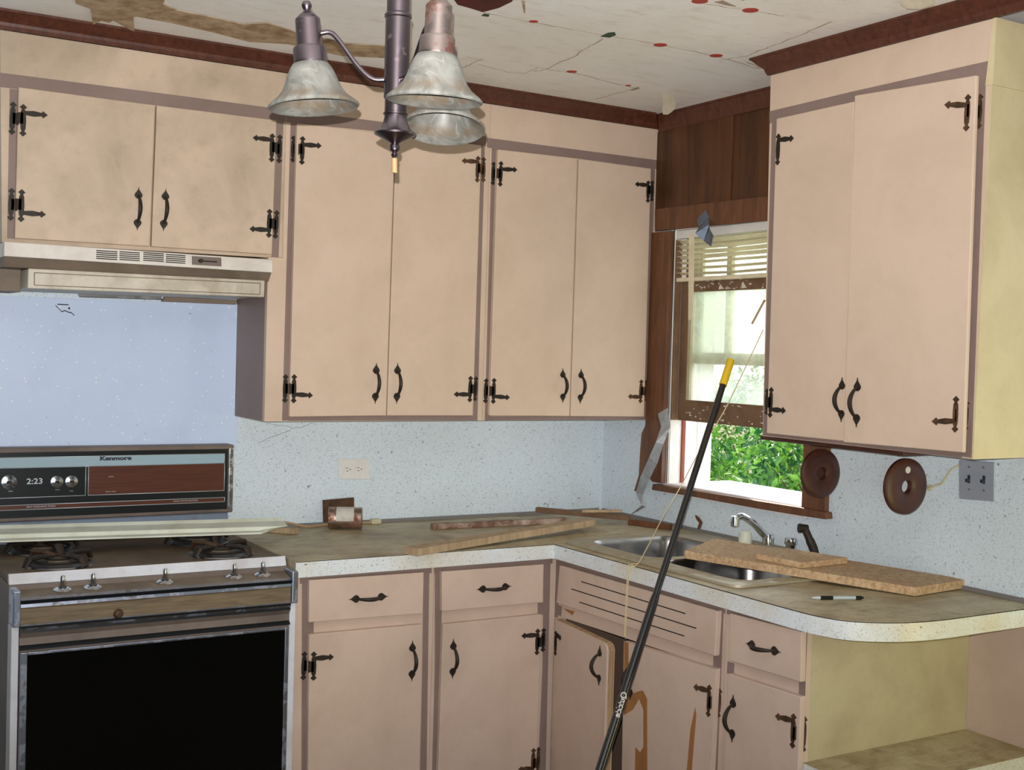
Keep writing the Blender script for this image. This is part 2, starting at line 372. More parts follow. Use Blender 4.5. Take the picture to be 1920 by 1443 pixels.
# ceiling with cracks between its boards, paint dots and an old dark red patch
bm = bm_new()
rect(bm, FH, -4.43, -6.13, 0.13, 0.13, CZ, CZ+0.1, 0)
def crack(pts, wd=0.004, mat=1):
    n = len(pts); L = []; Rr = []
    for i, p in enumerate(pts):
        a = Vector(pts[max(0, i-1)]); b = Vector(pts[min(n-1, i+1)]); t = (b-a).normalized(); q = Vector((-t.y, t.x))
        ww = wd*random.uniform(0.4, 1.2)
        L.append((p[0]+q.x*ww/2, p[1]+q.y*ww/2)); Rr.append((p[0]-q.x*ww/2, p[1]-q.y*ww/2))
    prism(bm, FH, L + Rr[::-1], CZ-0.0008, CZ+0.001, mat)
def jag(pts, n=7, amp=0.004):
    out = []
    for a, b in zip(pts, pts[1:]):
        for i in range(n):
            x = lerp(a, b, i/n); out.append((x[0]+random.uniform(-amp, amp), x[1]+random.uniform(-amp, amp)))
    return out + [pts[-1]]
crack(jag([(-1.214,-1.09),(-1.053,-1.084),(-0.8385,-1.097),(-0.6349,-1.108),(-0.4273,-1.105),(-0.2293,-1.065)]), 0.004)
crack(jag([(-0.8084,-1.063),(-0.7611,-0.86),(-0.7343,-0.6482),(-0.7479,-0.6008)]), 0.0035)
crack(jag([(-0.7343,-0.6482),(-0.6402,-0.6676),(-0.4295,-0.6226),(-0.3432,-0.6099)]), 0.0035)
crack(jag([(-0.8048,-1.495),(-0.6671,-1.516),(-0.5667,-1.531)]), 0.0035)
crack(jag([(-0.9384,-0.5767),(-0.811,-0.5416),(-0.7524,-0.5599),(-0.7655,-0.6597)]), 0.003)
crack(jag([(-0.9594,-0.6466),(-0.9542,-0.5198),(-0.9417,-0.3906)]), 0.003)
crack(jag([(-0.354,-0.3945),(-0.355,-0.6108),(-0.3565,-0.6303)]), 0.004)
crack(jag([(-0.3846,-1.072),(-0.3576,-1.159),(-0.3813,-1.274),(-0.396,-1.395),(-0.4331,-1.569)]), 0.004)
crack(jag([(-0.3094,-1.106),(-0.223,-1.07)], 4), 0.004)
for (x, y), rr in zip([(-1.058,-1.093),(-0.6373,-1.106),(-0.4315,-1.109),(-0.6523,-0.6765),(-0.6714,-1.519),(-0.8252,-1.503),(-0.3955,-0.6296),(-1.093,-1.194),(-1.122,-1.017)], [9, 14, 14, 12, 15, 15, 7, 0, 0]):
    if rr: prism(bm, FH, [(x+0.0014*rr*math.cos(a*math.pi/6), y+0.0014*rr*math.sin(a*math.pi/6)) for a in range(12)], CZ-0.001, CZ+0.001, 2)
prism(bm, FH, [(-0.8265,-1.078),(-0.833,-1.122),(-0.8223,-1.138),(-0.8023,-1.118),(-0.7997,-1.084)], CZ-0.0012, CZ+0.001, 3)
prism(bm, FH, [(-1.199,-1.057),(-1.203,-1.079),(-1.187,-1.079),(-1.179,-1.06)], CZ-0.0012, CZ+0.001, 3)
prism(bm, FH, [(-0.7948,-1.52),(-0.7859,-1.544),(-0.7311,-1.527),(-0.7227,-1.522),(-0.7533,-1.516)], CZ-0.0012, CZ+0.001, 1)
prism(bm, FH, [(-0.3542,-0.5801),(-0.3537,-0.6325),(-0.3377,-0.6143),(-0.3409,-0.5803)], CZ-0.0012, CZ+0.001, 1)
prism(bm, FH, [(-0.7493,-1.571),(-0.8349,-1.67),(-0.8289,-1.675),(-0.743,-1.576)], CZ-0.0012, CZ+0.001, 1)
prism(bm, FH, [(-1.3,-1.11),(-1.262,-1.103),(-1.214,-1.09),(-1.2,-1.149),(-1.202,-1.219),(-1.261,-1.353),(-1.402,-1.247),(-1.343,-1.16)], CZ-0.0015, CZ+0.001, 4)
prism(bm, FH, [(-1.188,-1.242),(-1.122,-1.147),(-1.119,-1.149),(-1.181,-1.246)], CZ-0.0015, CZ+0.001, 5)
struct(obj('ceiling', bm, ['ceil', 'seam', 'reddot', 'greendot', 'darkred', 'jtape']))

# crown mouldings
def crown(name, F, u0, u1, n0, m0=0, m1=0, zt=CZ, zb=2.3695, cut0=0, cut1=0, prj=0.045):
    prof = [(0, zb), (0.007, zb), (0.012, zb+0.010), (0.014, zb+0.018), (prj*0.62, zb+0.030), (prj*0.9, zt-0.008), (prj, zt-0.007), (prj, zt), (0, zt)]
    bm = bm_new(); A = [bm.verts.new(F(u0 - cut0*n, z, n0+n)) for n, z in prof]; B = [bm.verts.new(F(u1 + cut1*n, z, n0+n)) for n, z in prof]
    k = len(prof); bm.faces.new(A); bm.faces.new(B[::-1])
    for i in range(k): bm.faces.new((A[i], B[i], B[(i+1) % k], A[(i+1) % k]))
    return struct(obj(name, bm, 'crown'))
crown('trim_1', FB, -2.30, -0.003, 0.289, cut1=-1)
crown('trim_2', FR, 0.290, 1.19, 0.0, zb=2.357, cut0=-1, prj=0.03)
crown('trim_3', FR, 1.189, 2.6, 0.289, cut0=1, zb=2.366)
# panelling seam board and header over the window
bm = bm_new(); rect(bm, FR, 0.29, 2.05, 0.705, 2.357, 0.0005, 0.005); struct(obj('trim_4', bm, 'panelwood'))
bm = bm_new()
prism(bm, FR, [(0.3118,2.07),(0.9115,2.062),(0.9155,1.982),(0.316,1.99)], 0.0052, 0.024)
struct(obj('trim_5', bm, 'casing', bevel=0.002))
bm = bm_new()
prism(bm, FR, [(0.293, 1.10), (0.345, 1.065), (0.398, 1.065), (0.404, 1.985), (0.293, 1.985)], 0.0005, 0.022)
struct(obj('trim_6', bm, 'casing', bevel=0.002))
bm = bm_new()
rect(bm, FR, 1.105, 1.062, 1.205, 1.97, 0.0005, 0.02)
struct(obj('trim_7', bm, 'casing', bevel=0.002))
# ---------------------------------------------------------------- the window
bm = bm_new()   # jambs, sloping sill and stops, one lining
rect(bm, FR, W0-0.004, WB, W0+0.002, WT, -0.125, 0.0, 0)
rect(bm, FR, W0+0.002, WB, W0+0.010, WT, -0.072, -0.058, 1)
rect(bm, FR, W0+0.002, WB, W0+0.006, WT, -0.030, -0.004, 0)
rect(bm, FR, W1-0.002, WB, W1+0.004, WT, -0.125, 0.0, 0)
rect(bm, FR, W0, WT-0.004, W1, WT+0.004, -0.125, 0.0, 0)
for i in range(4): rect(bm, FR, W0-0.06, WB-0.03, W0+0.003-0.002*i, WT, -0.150-0.014*i, -0.138-0.014*i+0.004, 0)
rect(bm, FR, W0-0.06, WB-0.03, W0+0.0, WT, -0.205, -0.125, 0)
struct(obj('window_1', bm, ['jamb', 'redstop']))
bm = bm_new(); rect(bm, FR, W0+0.0065, [(0.3919,1.298)][0][1], W0+0.012, 1.952, -0.0285, -0.001); struct(obj('trim_10', bm, 'sash'))
bm = bm_new()
v = [(0.003, 1.0665), (-0.125, 1.0665), (-0.30, 1.0665), (-0.30, 1.03), (0.003, 1.03)]
a = [bm.verts.new(FR(W0-0.002, z, n)) for n, z in v]; b = [bm.verts.new(FR(W1+0.002, z, n)) for n, z in v]
bm.faces.new(a); bm.faces.new(b[::-1])
for i in range(5): bm.faces.new((a[i], b[i], b[(i+1) % 5], a[(i+1) % 5]))
struct(obj('trim_8', bm, 'sill'))
bm = bm_new()   # brown stool nose under the opening
prism(bm, FR, [(0.3608,1.059),(0.5912,1.061),(0.9162,1.064),(1.11,1.066),(1.219,1.064),(1.223,1.043),(1.112,1.04),(0.9175,1.038),(0.5923,1.039),(0.3556,1.037)], 0.0005, 0.032)
struct(obj('trim_9', bm, 'casing', bevel=0.003))

def sash(name, n0, z0, z1, gz0, gz1, mat, glass, label, muntin=None, flakes=False):
    u0, u1 = W0+0.011, W1-0.003
    t = thing(name, label, 'window sash', FR((u0+u1)/2, z0, n0-0.015))
    bm = bm_new(); sw = 0.040
    rect(bm, FR, u0, z0, u0+sw, z1, n0-0.03, n0, 0); rect(bm, FR, u1-sw, z0, u1, z1, n0-0.03, n0, 0)
    rect(bm, FR, u0+sw, z0, u1-sw, gz0, n0-0.03, n0, 0); rect(bm, FR, u0+sw, gz1, u1-sw, z1, n0-0.03, n0, 0)
    rect(bm, FR, u0+sw, gz0, u0+sw+0.016, gz1, n0-0.024, n0-0.004, 2)
    if flakes:
        for i in range(90):
            uu = random.uniform(u0+0.03, u1-0.1); top = random.random() < 0.5
            vv = random.uniform(gz1+0.004, z1-0.012) if top else random.uniform(z0+0.004, gz0-0.004)
            w_ = random.uniform(0.003, 0.020); h_ = random.uniform(0.001, 0.004)
            prism(bm, FR, [(uu, vv), (uu+w_*0.6, vv-h_), (uu+w_, vv+h_*0.3), (uu+w_*0.5, vv+h_)], n0, n0+0.0006, 1)
        for (a_, b_, c_) in ((0.62, 0.030, 0.022), (0.655, 0.034, 0.014), (0.735, 0.03, 0.028)):
            prism(bm, FR, [(a_, gz1+0.004), (a_+b_, gz1+0.006), (a_+b_*0.7, gz1+c_*0.5), (a_+b_*0.3, gz1+c_), (a_+0.004, gz1+c_*0.7)], n0, n0+0.0006, 1)
    obj('sash_frame', bm, [mat, 'flake', 'sashwhite'], t)
    if muntin:
        bm = bm_new(); rect(bm, FR, muntin-0.013, gz0, muntin+0.013, gz1, n0-0.024, n0-0.002); obj('muntin', bm, mat, t)
    bm = bm_new(); rect(bm, FR, u0+sw, gz0, u1-sw, gz1, n0-0.016, n0-0.013); obj('glass_pane', bm, glass, t)
    return t
zz = dict(lt=[(0.3655,1.816),(0.3681,1.764),(0.3881,1.373),(0.3919,1.298)])
L = [p[1] for p in zz['lt']]
sash('lower_sash', -0.030, L[3], L[0], L[2], L[1], 'sash', 'glass_clean', 'peeling brown window sash pushed partly up, over the open gap', flakes=True)
Uo = [(0.6188,1.812),(0.6321,1.546),(0.6341,1.505)]
sash('upper_sash', -0.075, Uo[2][1], 1.975, Uo[1][1], 1.93, 'sashwhite', 'glass_dirty', 'yellowed upper sash with a centre bar, seen through the lower sash glass', muntin=Uo[0][0])

# mini blind pulled up
t = thing('window_blind', 'yellowed venetian blind drawn up at the top of the window', 'blind', FR(0.75, 1.80, -0.013))
bm = bm_new(); rect(bm, FR, W0+0.008, 1.955, W1-0.008, 1.985, -0.026, -0.002); obj('head_rail', bm, 'white', t, bevel=0.002)
for i in range(7):
    z = 1.943 - i*0.0190; bm = bm_new(); A = []; B = []
    droop = 0.010*math.sin(i*1.3)
    for j in range(7):
        n = -0.027 + 0.025*j/6; zc = z + 0.004*math.sin(math.pi*j/6) + (j/6-0.5)*0.010*(1 if i < 4 else 0.5)
        A.append((n, zc))
    for n, zc in A: B.append((bm.verts.new(FR(W0+0.008, zc, n)), bm.verts.new(FR(W0+0.30, zc-0.002-0.3*droop, n)), bm.verts.new(FR(W1-0.01, zc+0.001, n))))
    for p, q in zip(B, B[1:]):
        for s_ in (0, 1): bm.faces.new((p[s_], p[s_+1], q[s_+1], q[s_]))
    obj('slat', bm, 'blind', t, solid=0.0012)
bm = bm_new(); rect(bm, FR, W0+0.008, 1.800, W1-0.01, 1.814, -0.026, -0.004); obj('bottom_rail', bm, 'blind', t, bevel=0.002)
bm = bm_new(); prism(bm, FR, [(0.4857,1.966),(0.5153,1.964),(0.5246,1.664),(0.4982,1.66)], 0.000, 0.0015); obj('ladder_tape', bm, 'blind', t, label='faded hanging ladder tape')
bm = bm_new(); tube(bm, [FR(*([(0.8868,1.724)])[0], 0.0), FR(*([(0.873,1.644)])[0], 0.04)], 0.004, 8); obj('tilt_wand', bm, 'rawwood', t)

# ---------------------------------------------------------------- cabinet hardware
def leafpoly(p, q, w):
    p = Vector(p); q = Vector(q); d = q-p; L_ = d.length; d.normalize(); s = Vector((-d.y, d.x)); t = min(0.16*L_, w*1.3)
    pr = [(0, 0), (t*0.62, w*0.62), (t, w*0.22), (t*1.5, w*0.42), (L_*0.5, w*0.5), (L_-t*1.5, w*0.42), (L_-t, w*0.22), (L_-t*0.62, w*0.62), (L_, 0)]
    return [tuple(p+d*a+s*b) for a, b in pr] + [tuple(p+d*a-s*b) for a, b in pr[-2:0:-1]]
def hinge(F, nf, nd, f, d, arm, par, mat='iron'):
    """f, d: (top, bottom) of the leaf on the frame and on the door; arm: (root, tip)"""
    bm = bm_new(); W_ = 0.0155
    if f: prism(bm, F, leafpoly(f[0], f[1], W_), nf, nf+0.002)
    prism(bm, F, leafpoly(d[0], d[1], W_), nd, nd+0.002)
    a, b = Vector(arm[0]), Vector(arm[1]); dd = (b-a).normalized(); s = Vector((-dd.y, dd.x)); L_ = (b-a).length; ww = W_*0.5
    pr = [(0, ww*0.7), (L_*0.4, ww*1.0), (L_*0.74, ww*0.6), (L_*0.79, ww*1.25), (L_, 0)]
    prism(bm, F, [tuple(a+dd*x+s*y) for x, y in pr] + [tuple(a+dd*x-s*y) for x, y in pr[-2::-1]], nd+0.0004, nd+0.0026)
    if f:
        fm = (Vector(f[0])+Vector(f[1]))/2; dm = (Vector(d[0])+Vector(d[1]))/2; k_ = (fm+dm)/2; h_ = 0.017
        nk = (nf+nd)/2+0.006
        tube(bm, [F(k_.x, k_.y-h_, nk), F(k_.x, k_.y+h_, nk)], 0.0042, 8)
        lo_, hi_ = sorted((fm.x, k_.x)); rect(bm, F, lo_, fm.y-h_*0.9, hi_, fm.y+h_*0.9, nf, nf+0.002)
        lo_, hi_ = sorted((dm.x, k_.x)); rect(bm, F, lo_, fm.y-h_*0.9, hi_, fm.y+h_*0.9, nd, nd+0.002)
    return obj('hinge', bm, mat, par)
def pull(F, n, p, q, par, mat='iron', name='handle'):
    bm = bm_new(); p = Vector(p); q = Vector(q); d = q-p; L_ = d.length; d.normalize(); s = Vector((-d.y, d.x))
    sp = L_*0.27; w_ = L_*0.088
    pr = [(0, 0), (sp*0.22, w_*0.12), (sp*0.42, w_*0.55), (sp*0.62, w_*0.98), (sp*0.80, w_*0.95), (sp*0.95, w_*0.5), (sp, w_*0.25)]
    for base, dr in ((p, d), (q, -d)):
        prism(bm, F, [tuple(base+dr*a+s*b) for a, b in pr] + [tuple(base+dr*a-s*b) for a, b in pr[:0:-1]], n, n+0.003)
    pts = []
    for i in range(13):
        t = i/12; x = L_*(0.20+0.60*t); hgt = 0.003 + 0.026*math.sin(math.pi*t)**0.7
        c = p+d*x; pts.append(F(c.x, c.y, n+hgt))
    rr = [0.0035+0.0028*math.sin(math.pi*i/12) for i in range(13)]
    tube(bm, pts, rr, 8)
    return obj(name, bm, mat, par)
def door(F, corners, n0, n1, mat, par, name='door', extra=None, bevel=0.0025):
    bm = bm_new(); prism(bm, F, corners, n0, n1, 0)
    mats = [mat]
    if extra: mats += extra(bm)
    return obj(name, bm, mats, par, bevel=bevel)

# ---------------------------------------------------------------- wall cabinets on the back wall
NF, ND = 0.289, 0.308
ZT = 2.368
XS = [(-1.45,2.216)][0][0]      # joint between the short and the first tall cabinet
XJ = [(-0.7198,1.816)][0][0]      # joint between the two tall cabinets
LX = -1.4965
CLIP = [-9, 9]; BN = [0]
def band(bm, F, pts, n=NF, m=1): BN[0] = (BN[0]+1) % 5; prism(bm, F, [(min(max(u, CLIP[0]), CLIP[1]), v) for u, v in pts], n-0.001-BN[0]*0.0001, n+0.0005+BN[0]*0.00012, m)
# short cabinet over the hood
c1 = thing('wall_cabinet', 'short greasy cream wall cabinet above the range hood', 'cabinet', FB(-1.88, 1.79, 0.14))
bm = bm_new(); prism(bm, FB, [(-2.2612, 1.790), (LX-0.001, 1.798), (LX-0.001, 1.80), (XS-0.0005, 1.80), (XS-0.0005, ZT), (-2.275, ZT)], 0.001, NF-0.019, 0); obj('carcass', bm, 'cream_greasy', c1)
bm = bm_new()
prism(bm, FB, [(-2.2612, 1.790), (LX-0.001, 1.7975), (LX-0.001, 1.80), (XS-0.0005, 1.80), (XS-0.0005, ZT), (-2.275, ZT)], NF-0.0188, NF, 0)
band(bm, FB, [(-2.273,2.252),(-1.868,2.255),(-1.45,2.256),(-1.45,2.218),(-1.868,2.218),(-2.273,2.213)])
band(bm, FB, [(-2.248,2.212),(-2.223,2.212),(-2.228,1.801),(-2.248,1.801)])
band(bm, FB, [(-1.481,2.226),(-1.457,2.225),(-1.463,1.799),(-1.486,1.799)])
obj('face_frame', bm, ['cream_greasy', 'taupe'], c1)
d = door(FB, [(-2.228,2.216),(-1.856,2.215),(-1.863,1.805),(-2.231,1.802)], NF+0.001, ND, 'cream_greasy', c1)
pull(FB, ND, *[(-1.898,1.974),(-1.9,1.847)], d)
hinge(FB, NF, ND, [(-2.238,2.178),(-2.241,2.086)], [(-2.215,2.171),(-2.215,2.082)], [(-2.211,2.147),(-2.151,2.148)], d)
hinge(FB, NF, ND, [(-2.238,1.941),(-2.24,1.85)], [(-2.215,1.938),(-2.216,1.847)], [(-2.21,1.873),(-2.151,1.873)], d)
d = door(FB, [(-1.851,2.215),(-1.486,2.217),(-1.491,1.806),(-1.858,1.805)], NF+0.001, ND, 'cream_greasy', c1)
pull(FB, ND, *[(-1.82,1.977),(-1.825,1.851)], d)
hinge(FB, NF, ND, [(-1.468,2.178),(-1.469,2.089)], [(-1.499,2.175),(-1.5,2.087)], [(-1.504,2.155),(-1.561,2.155)], d)
hinge(FB, NF, ND, [(-1.472,1.945),(-1.476,1.856)], [(-1.502,1.945),(-1.503,1.856)], [(-1.506,1.88),(-1.565,1.879)], d)
# tall cabinet, first
c2 = thing('wall_cabinet', 'tall cream wall cabinet with twin doors, behind the chandelier and beside the range hood', 'cabinet', FB(-1.1, 1.291, 0.14))
poly = [(LX, 1.2915), (XJ-0.0005, 1.291), (XJ-0.0005, ZT), (XS+0.0005, ZT), (XS+0.0005, 1.799), (LX, 1.799)]
bm = bm_new(); prism(bm, FB, poly, 0.001, NF-0.019, 0); rect(bm, FB, LX-0.0006, 1.293, LX+0.001, 1.79, 0.002, NF-0.019, 1); obj('carcass', bm, ['cream', 'taupe'], c2)
bm = bm_new(); prism(bm, FB, poly, NF-0.0188, NF, 0)
band(bm, FB, [(-1.449,2.256),(-1.113,2.259),(-0.7362,2.257),(-0.7352,2.224),(-0.7477,2.225),(-1.112,2.227),(-1.413,2.219),(-1.448,2.218)])
band(bm, FB, [(-1.434,2.217),(-1.411,2.218),(-1.414,1.294),(-1.439,1.294)])
band(bm, FB, [(-0.7562,2.227),(-0.7395,2.227),(-0.7385,1.291),(-0.7574,1.291)])
band(bm, FB, [(-1.42,1.309),(-0.7537,1.308),(-0.7532,1.291),(-1.419,1.293)])
obj('face_frame', bm, ['cream', 'taupe'], c2)
d = door(FB, [(-1.42,2.216),(-1.085,2.22),(-1.091,1.31),(-1.422,1.307)], NF+0.001, ND, 'cream', c2)
pull(FB, ND, *[(-1.131,1.481),(-1.132,1.348)], d)
hinge(FB, NF, ND, [(-1.423,2.18),(-1.424,2.096)], [(-1.401,2.178),(-1.402,2.089)], [(-1.397,2.152),(-1.338,2.155)], d)
hinge(FB, NF, ND, [(-1.431,1.439),(-1.432,1.349)], [(-1.41,1.44),(-1.41,1.349)], [(-1.405,1.377),(-1.347,1.374)], d)
d = door(FB, [(-1.081,2.221),(-0.7627,2.222),(-0.7666,1.309),(-1.087,1.31)], NF+0.001, ND, 'cream', c2)
pull(FB, ND, *[(-1.055,1.482),(-1.055,1.348)], d)
hinge(FB, NF, ND, [(-0.7429,2.187),(-0.7422,2.101)], [(-0.7751,2.185),(-0.7763,2.095)], [(-0.7786,2.165),(-0.8379,2.162)], d, 'rust')
hinge(FB, NF, ND, [(-0.7482,1.442),(-0.7517,1.357)], [(-0.7803,1.444),(-0.7816,1.354)], [(-0.7824,1.381),(-0.8439,1.381)], d)
# tall cabinet, second
c3 = thing('wall_cabinet', 'tall cream wall cabinet with twin doors in the corner beside the window', 'cabinet', FB(-0.36, 1.291, 0.14))
bm = bm_new(); rect(bm, FB, XJ+0.0005, 1.291, -0.024, ZT, 0.001, NF-0.019); obj('carcass', bm, 'cream', c3)
bm = bm_new(); rect(bm, FB, XJ+0.0005, 1.291, -0.001, ZT, NF-0.0188, NF, 0)
band(bm, FB, [(-0.7319,2.253),(-0.3659,2.254),(0.0104,2.255),(0.0119,2.217),(-0.0082,2.221),(-0.3579,2.223),(-0.6887,2.219),(-0.7309,2.221)])
band(bm, FB, [(-0.7119,2.22),(-0.6865,2.219),(-0.69,1.291),(-0.7091,1.291)])
band(bm, FB, [(-0.0307,2.223),(-0.0106,2.219),(-0.0109,1.29),(-0.0308,1.29)])
band(bm, FB, [(-0.6969,1.306),(-0.024,1.306),(-0.0234,1.29),(-0.6964,1.291)])
obj('face_frame', bm, ['cream', 'taupe'], c3)
d = door(FB, [(-0.6977,2.215),(-0.3707,2.22),(-0.3719,1.306),(-0.7016,1.309)], NF+0.001, ND, 'cream', c3)
pull(FB, ND, *[(-0.4076,1.476),(-0.4032,1.353)], d)
hinge(FB, NF, ND, [(-0.7026,2.175),(-0.7042,2.095)], [(-0.6849,2.177),(-0.6863,2.09)], [(-0.6798,2.15),(-0.6202,2.154)], d)
hinge(FB, NF, ND, [(-0.708,1.436),(-0.7094,1.35)], [(-0.688,1.438),(-0.6893,1.349)], [(-0.6838,1.375),(-0.6239,1.371)], d)
d = door(FB, [(-0.3638,2.218),(-0.0427,2.217),(-0.0385,1.303),(-0.3673,1.306)], NF+0.001, ND, 'cream', c3)
pull(FB, ND, *[(-0.3286,1.476),(-0.3286,1.35)], d)
hinge(FB, NF, ND, [(-0.0222,2.178),(-0.0216,2.1)], [(-0.0549,2.173),(-0.0541,2.091)], [(-0.0566,2.155),(-0.1152,2.154)], d)
hinge(FB, NF, ND, [(-0.0226,1.439),(-0.0243,1.358)], [(-0.0578,1.441),(-0.0592,1.353)], [(-0.0602,1.376),(-0.1165,1.378)], d, 'rust')

# ---------------------------------------------------------------- wall cabinet on the window wall
c4 = thing('wall_cabinet', 'cream wall cabinet right of the window, its right door hanging crooked', 'cabinet', FR(1.56, 1.30, 0.14))
bm = bm_new(); U0, U1 = 1.2, 1.947
prism(bm, FR, [(1.208, 1.3015), (1.9434, 1.2985), (1.958, 2.365), (1.190, 2.365)], 0.021, NF-0.019, 0)
obj('carcass', bm, 'cream', c4)
bm = bm_new()
prism(bm, FR, [(1.9436, 1.2985), (1.9476, 1.2985), (1.962, 2.365), (1.958, 2.365)], 0.001, NF, 0)
prism(bm, FR, [(1.9425, 2.205), (1.9645, 2.205), (1.9665, 2.365), (1.958, 2.365)], 0.001, NF+0.003, 0)
obj('side_panel', bm, 'yellow', c4, label='yellowed side panel')
bm = bm_new()
prism(bm, FR, [(1.208, 1.3015), (1.9434, 1.2985), (1.9578, 2.365), (1.190, 2.365)], NF-0.0188, NF, 0)
band(bm, FR, [(1.19,2.26),(1.516,2.264),(1.96,2.265),(1.962,2.227),(1.94,2.23),(1.518,2.227),(1.221,2.23),(1.192,2.223)])
band(bm, FR, [(1.202,2.237),(1.223,2.234),(1.226,1.31),(1.21,1.309)])
band(bm, FR, [(1.911,2.241),(1.942,2.235),(1.943,1.302),(1.909,1.303)])
band(bm, FR, [(1.21,1.315),(1.561,1.317),(1.913,1.316),(1.914,1.299),(1.208,1.303)])
obj('face_frame', bm, ['cream', 'taupe'], c4)
d = door(FR, [(1.24,2.229),(1.537,2.231),(1.55,1.312),(1.244,1.312)], NF+0.001, ND, 'cream', c4)
pull(FR, ND, *[(1.532,1.485),(1.534,1.363)], d)
hinge(FR, NF, ND, None, [(1.252,2.184),(1.252,2.092)], [(1.257,2.165),(1.315,2.162)], d)
hinge(FR, NF, ND, [(1.222,1.442),(1.222,1.364)], [(1.259,1.448),(1.257,1.358)], [(1.264,1.383),(1.321,1.382)], d)
d = door(FR, [(1.55,2.243),(1.938,2.228),(1.942,1.315),(1.554,1.31)], NF+0.0195, NF+0.031, 'cream', c4)
N8 = NF+0.031
pull(FR, N8, *[(1.598,1.486),(1.6,1.353)], d)
hinge(FR, NF, N8, [(1.928,2.189),(1.927,2.103)], [(1.917,2.186),(1.915,2.096)], [(1.913,2.16),(1.848,2.171)], d, 'rust')
hinge(FR, NF, N8, [(1.923,1.442),(1.922,1.366)], [(1.916,1.452),(1.916,1.362)], [(1.913,1.39),(1.846,1.385)], d, 'rust')

# ---------------------------------------------------------------- range hood
hd = thing('range_hood', 'white range hood with louvres and a control slider, over the range', 'range hood', (-1.88, -0.17, 1.64))
x0, x1 = -2.262, LX-0.0015
bm = bm_new()
rect(bm, FB, x0, 1.749, x1, 1.7885, 0.30, 0.335, 0)
prism(bm, FB, [(x0, 1.7885), (x1, 1.7885), (x1, 1.749), (x0, 1.749)], 0.001, 0.2995, 0)
obj('fascia', bm, 'hood', hd, bevel=0.002)
bm = bm_new()
A = [(x0+0.001, -0.325, 1.7485), (x1-0.001, -0.325, 1.7485), (x1-0.001, -0.30, 1.7485)]
prof0 = [(0.330, 1.7485), (0.305, 1.722), (0.001, 1.722), (0.001, 1.7485)]
a = [bm.verts.new((x0+0.002, -n, z)) for n, z in prof0]; b = [bm.verts.new((x1-0.002, -n, z)) for n, z in prof0]
bm.faces.new(a); bm.faces.new(b[::-1])
for i in range(4): bm.faces.new((a[i], b[i], b[(i+1) % 4], a[(i+1) % 4]))
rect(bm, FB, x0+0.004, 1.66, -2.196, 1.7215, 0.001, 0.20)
obj('underside', bm, 'hoodunder', hd, label='greasy underside with its shade painted dark')
xl, xr = -2.192, -1.512
bm = bm_new(); prism(bm, FB, [(-2.198,1.72),(-1.519,1.724),(-1.52,1.673),(-2.199,1.665)], 0.05, 0.33); obj('light_housing', bm, 'hoodgrease', hd, bevel=0.003, label='greasy light housing')
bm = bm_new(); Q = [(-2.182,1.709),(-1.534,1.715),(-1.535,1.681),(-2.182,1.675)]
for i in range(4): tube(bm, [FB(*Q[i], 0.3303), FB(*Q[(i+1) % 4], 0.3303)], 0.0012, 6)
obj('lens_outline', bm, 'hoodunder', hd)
G = [(-2.019,1.78),(-1.961,1.781),(-1.955,1.781),(-1.898,1.782),(-1.888,1.783),(-1.829,1.782),(-1.823,1.782),(-1.766,1.783)]
for i in range(4):
    ua, ub = G[2*i][0], G[2*i+1][0]; bm = bm_new(); zc = G[2*i][1]
    for j in range(5): rect(bm, FB, ua, zc-0.0005-j*0.0055, ub, zc+0.0022-j*0.0055, 0.3352, 0.3362)
    obj('louvre', bm, 'void', hd)
q = [(-1.747,1.783),(-1.659,1.784),(-1.658,1.758),(-1.746,1.758)]
bm = bm_new(); prism(bm, FB, q, 0.3352, 0.337); obj('switch_plate', bm, 'sidegrey', hd)
bm = bm_new(); c = lerp(q[0], q[3], .5); tube(bm, [FB(c[0]+0.025, c[1], 0.337), FB(c[0]+0.025, c[1], 0.348)], 0.006, 12); rect(bm, FB, c[0]+0.018, c[1]-0.002, c[0]+0.075, c[1]+0.002, 0.3372, 0.338); obj('slider_knob', bm, 'iron', hd)
# splash panel behind the range and odd metal strips over it
bm = bm_new(); prism(bm, FB, [(-2.40, 1.190), (-1.4875, 1.190), (-1.4875, 1.6585), (-2.40, 1.6495)], 0.001, 0.008)
zt = [(-2.065,1.632),(-2.057,1.624),(-2.046,1.613),(-2.037,1.617),(-2.029,1.613),(-2.018,1.611),(-2.009,1.603)]
prism(bm, FB, zt + [(u, v-0.003) for u, v in zt[::-1]], 0.0078, 0.0086, 1)
prism(bm, FB, [(-2.059,1.635),(-2.028,1.635),(-2.026,1.632),(-2.059,1.632)], 0.0078, 0.0086, 1)
prism(bm, FB, [(-2.028,1.625),(-2.022,1.626),(-2.023,1.619),(-2.028,1.621)], 0.0078, 0.0086, 1)
tag(obj('splash_panel', bm, ['glit', 'void'], bevel=0.001), 'glittery white laminate sheet on the wall behind the range', 'splash panel')
bm = bm_new(); prism(bm, FB, [(-2.004,1.677),(-1.753,1.676),(-1.743,1.661),(-1.996,1.658)], 0.001, 0.02)
tag(obj('duct_flange', bm, 'steel', bevel=0.002), 'bent shiny sheet metal scrap wedged under the range hood', 'metal scrap')
bm = bm_new(); prism(bm, FB, [(-1.736,1.672),(-1.501,1.673),(-1.504,1.657),(-1.746,1.656)], 0.001, 0.018)
tag(obj('trim_scrap', bm, 'hoodunder', bevel=0.002), 'greasy pinkish strip above the glittery splash panel, right of the shiny scrap', 'strip')

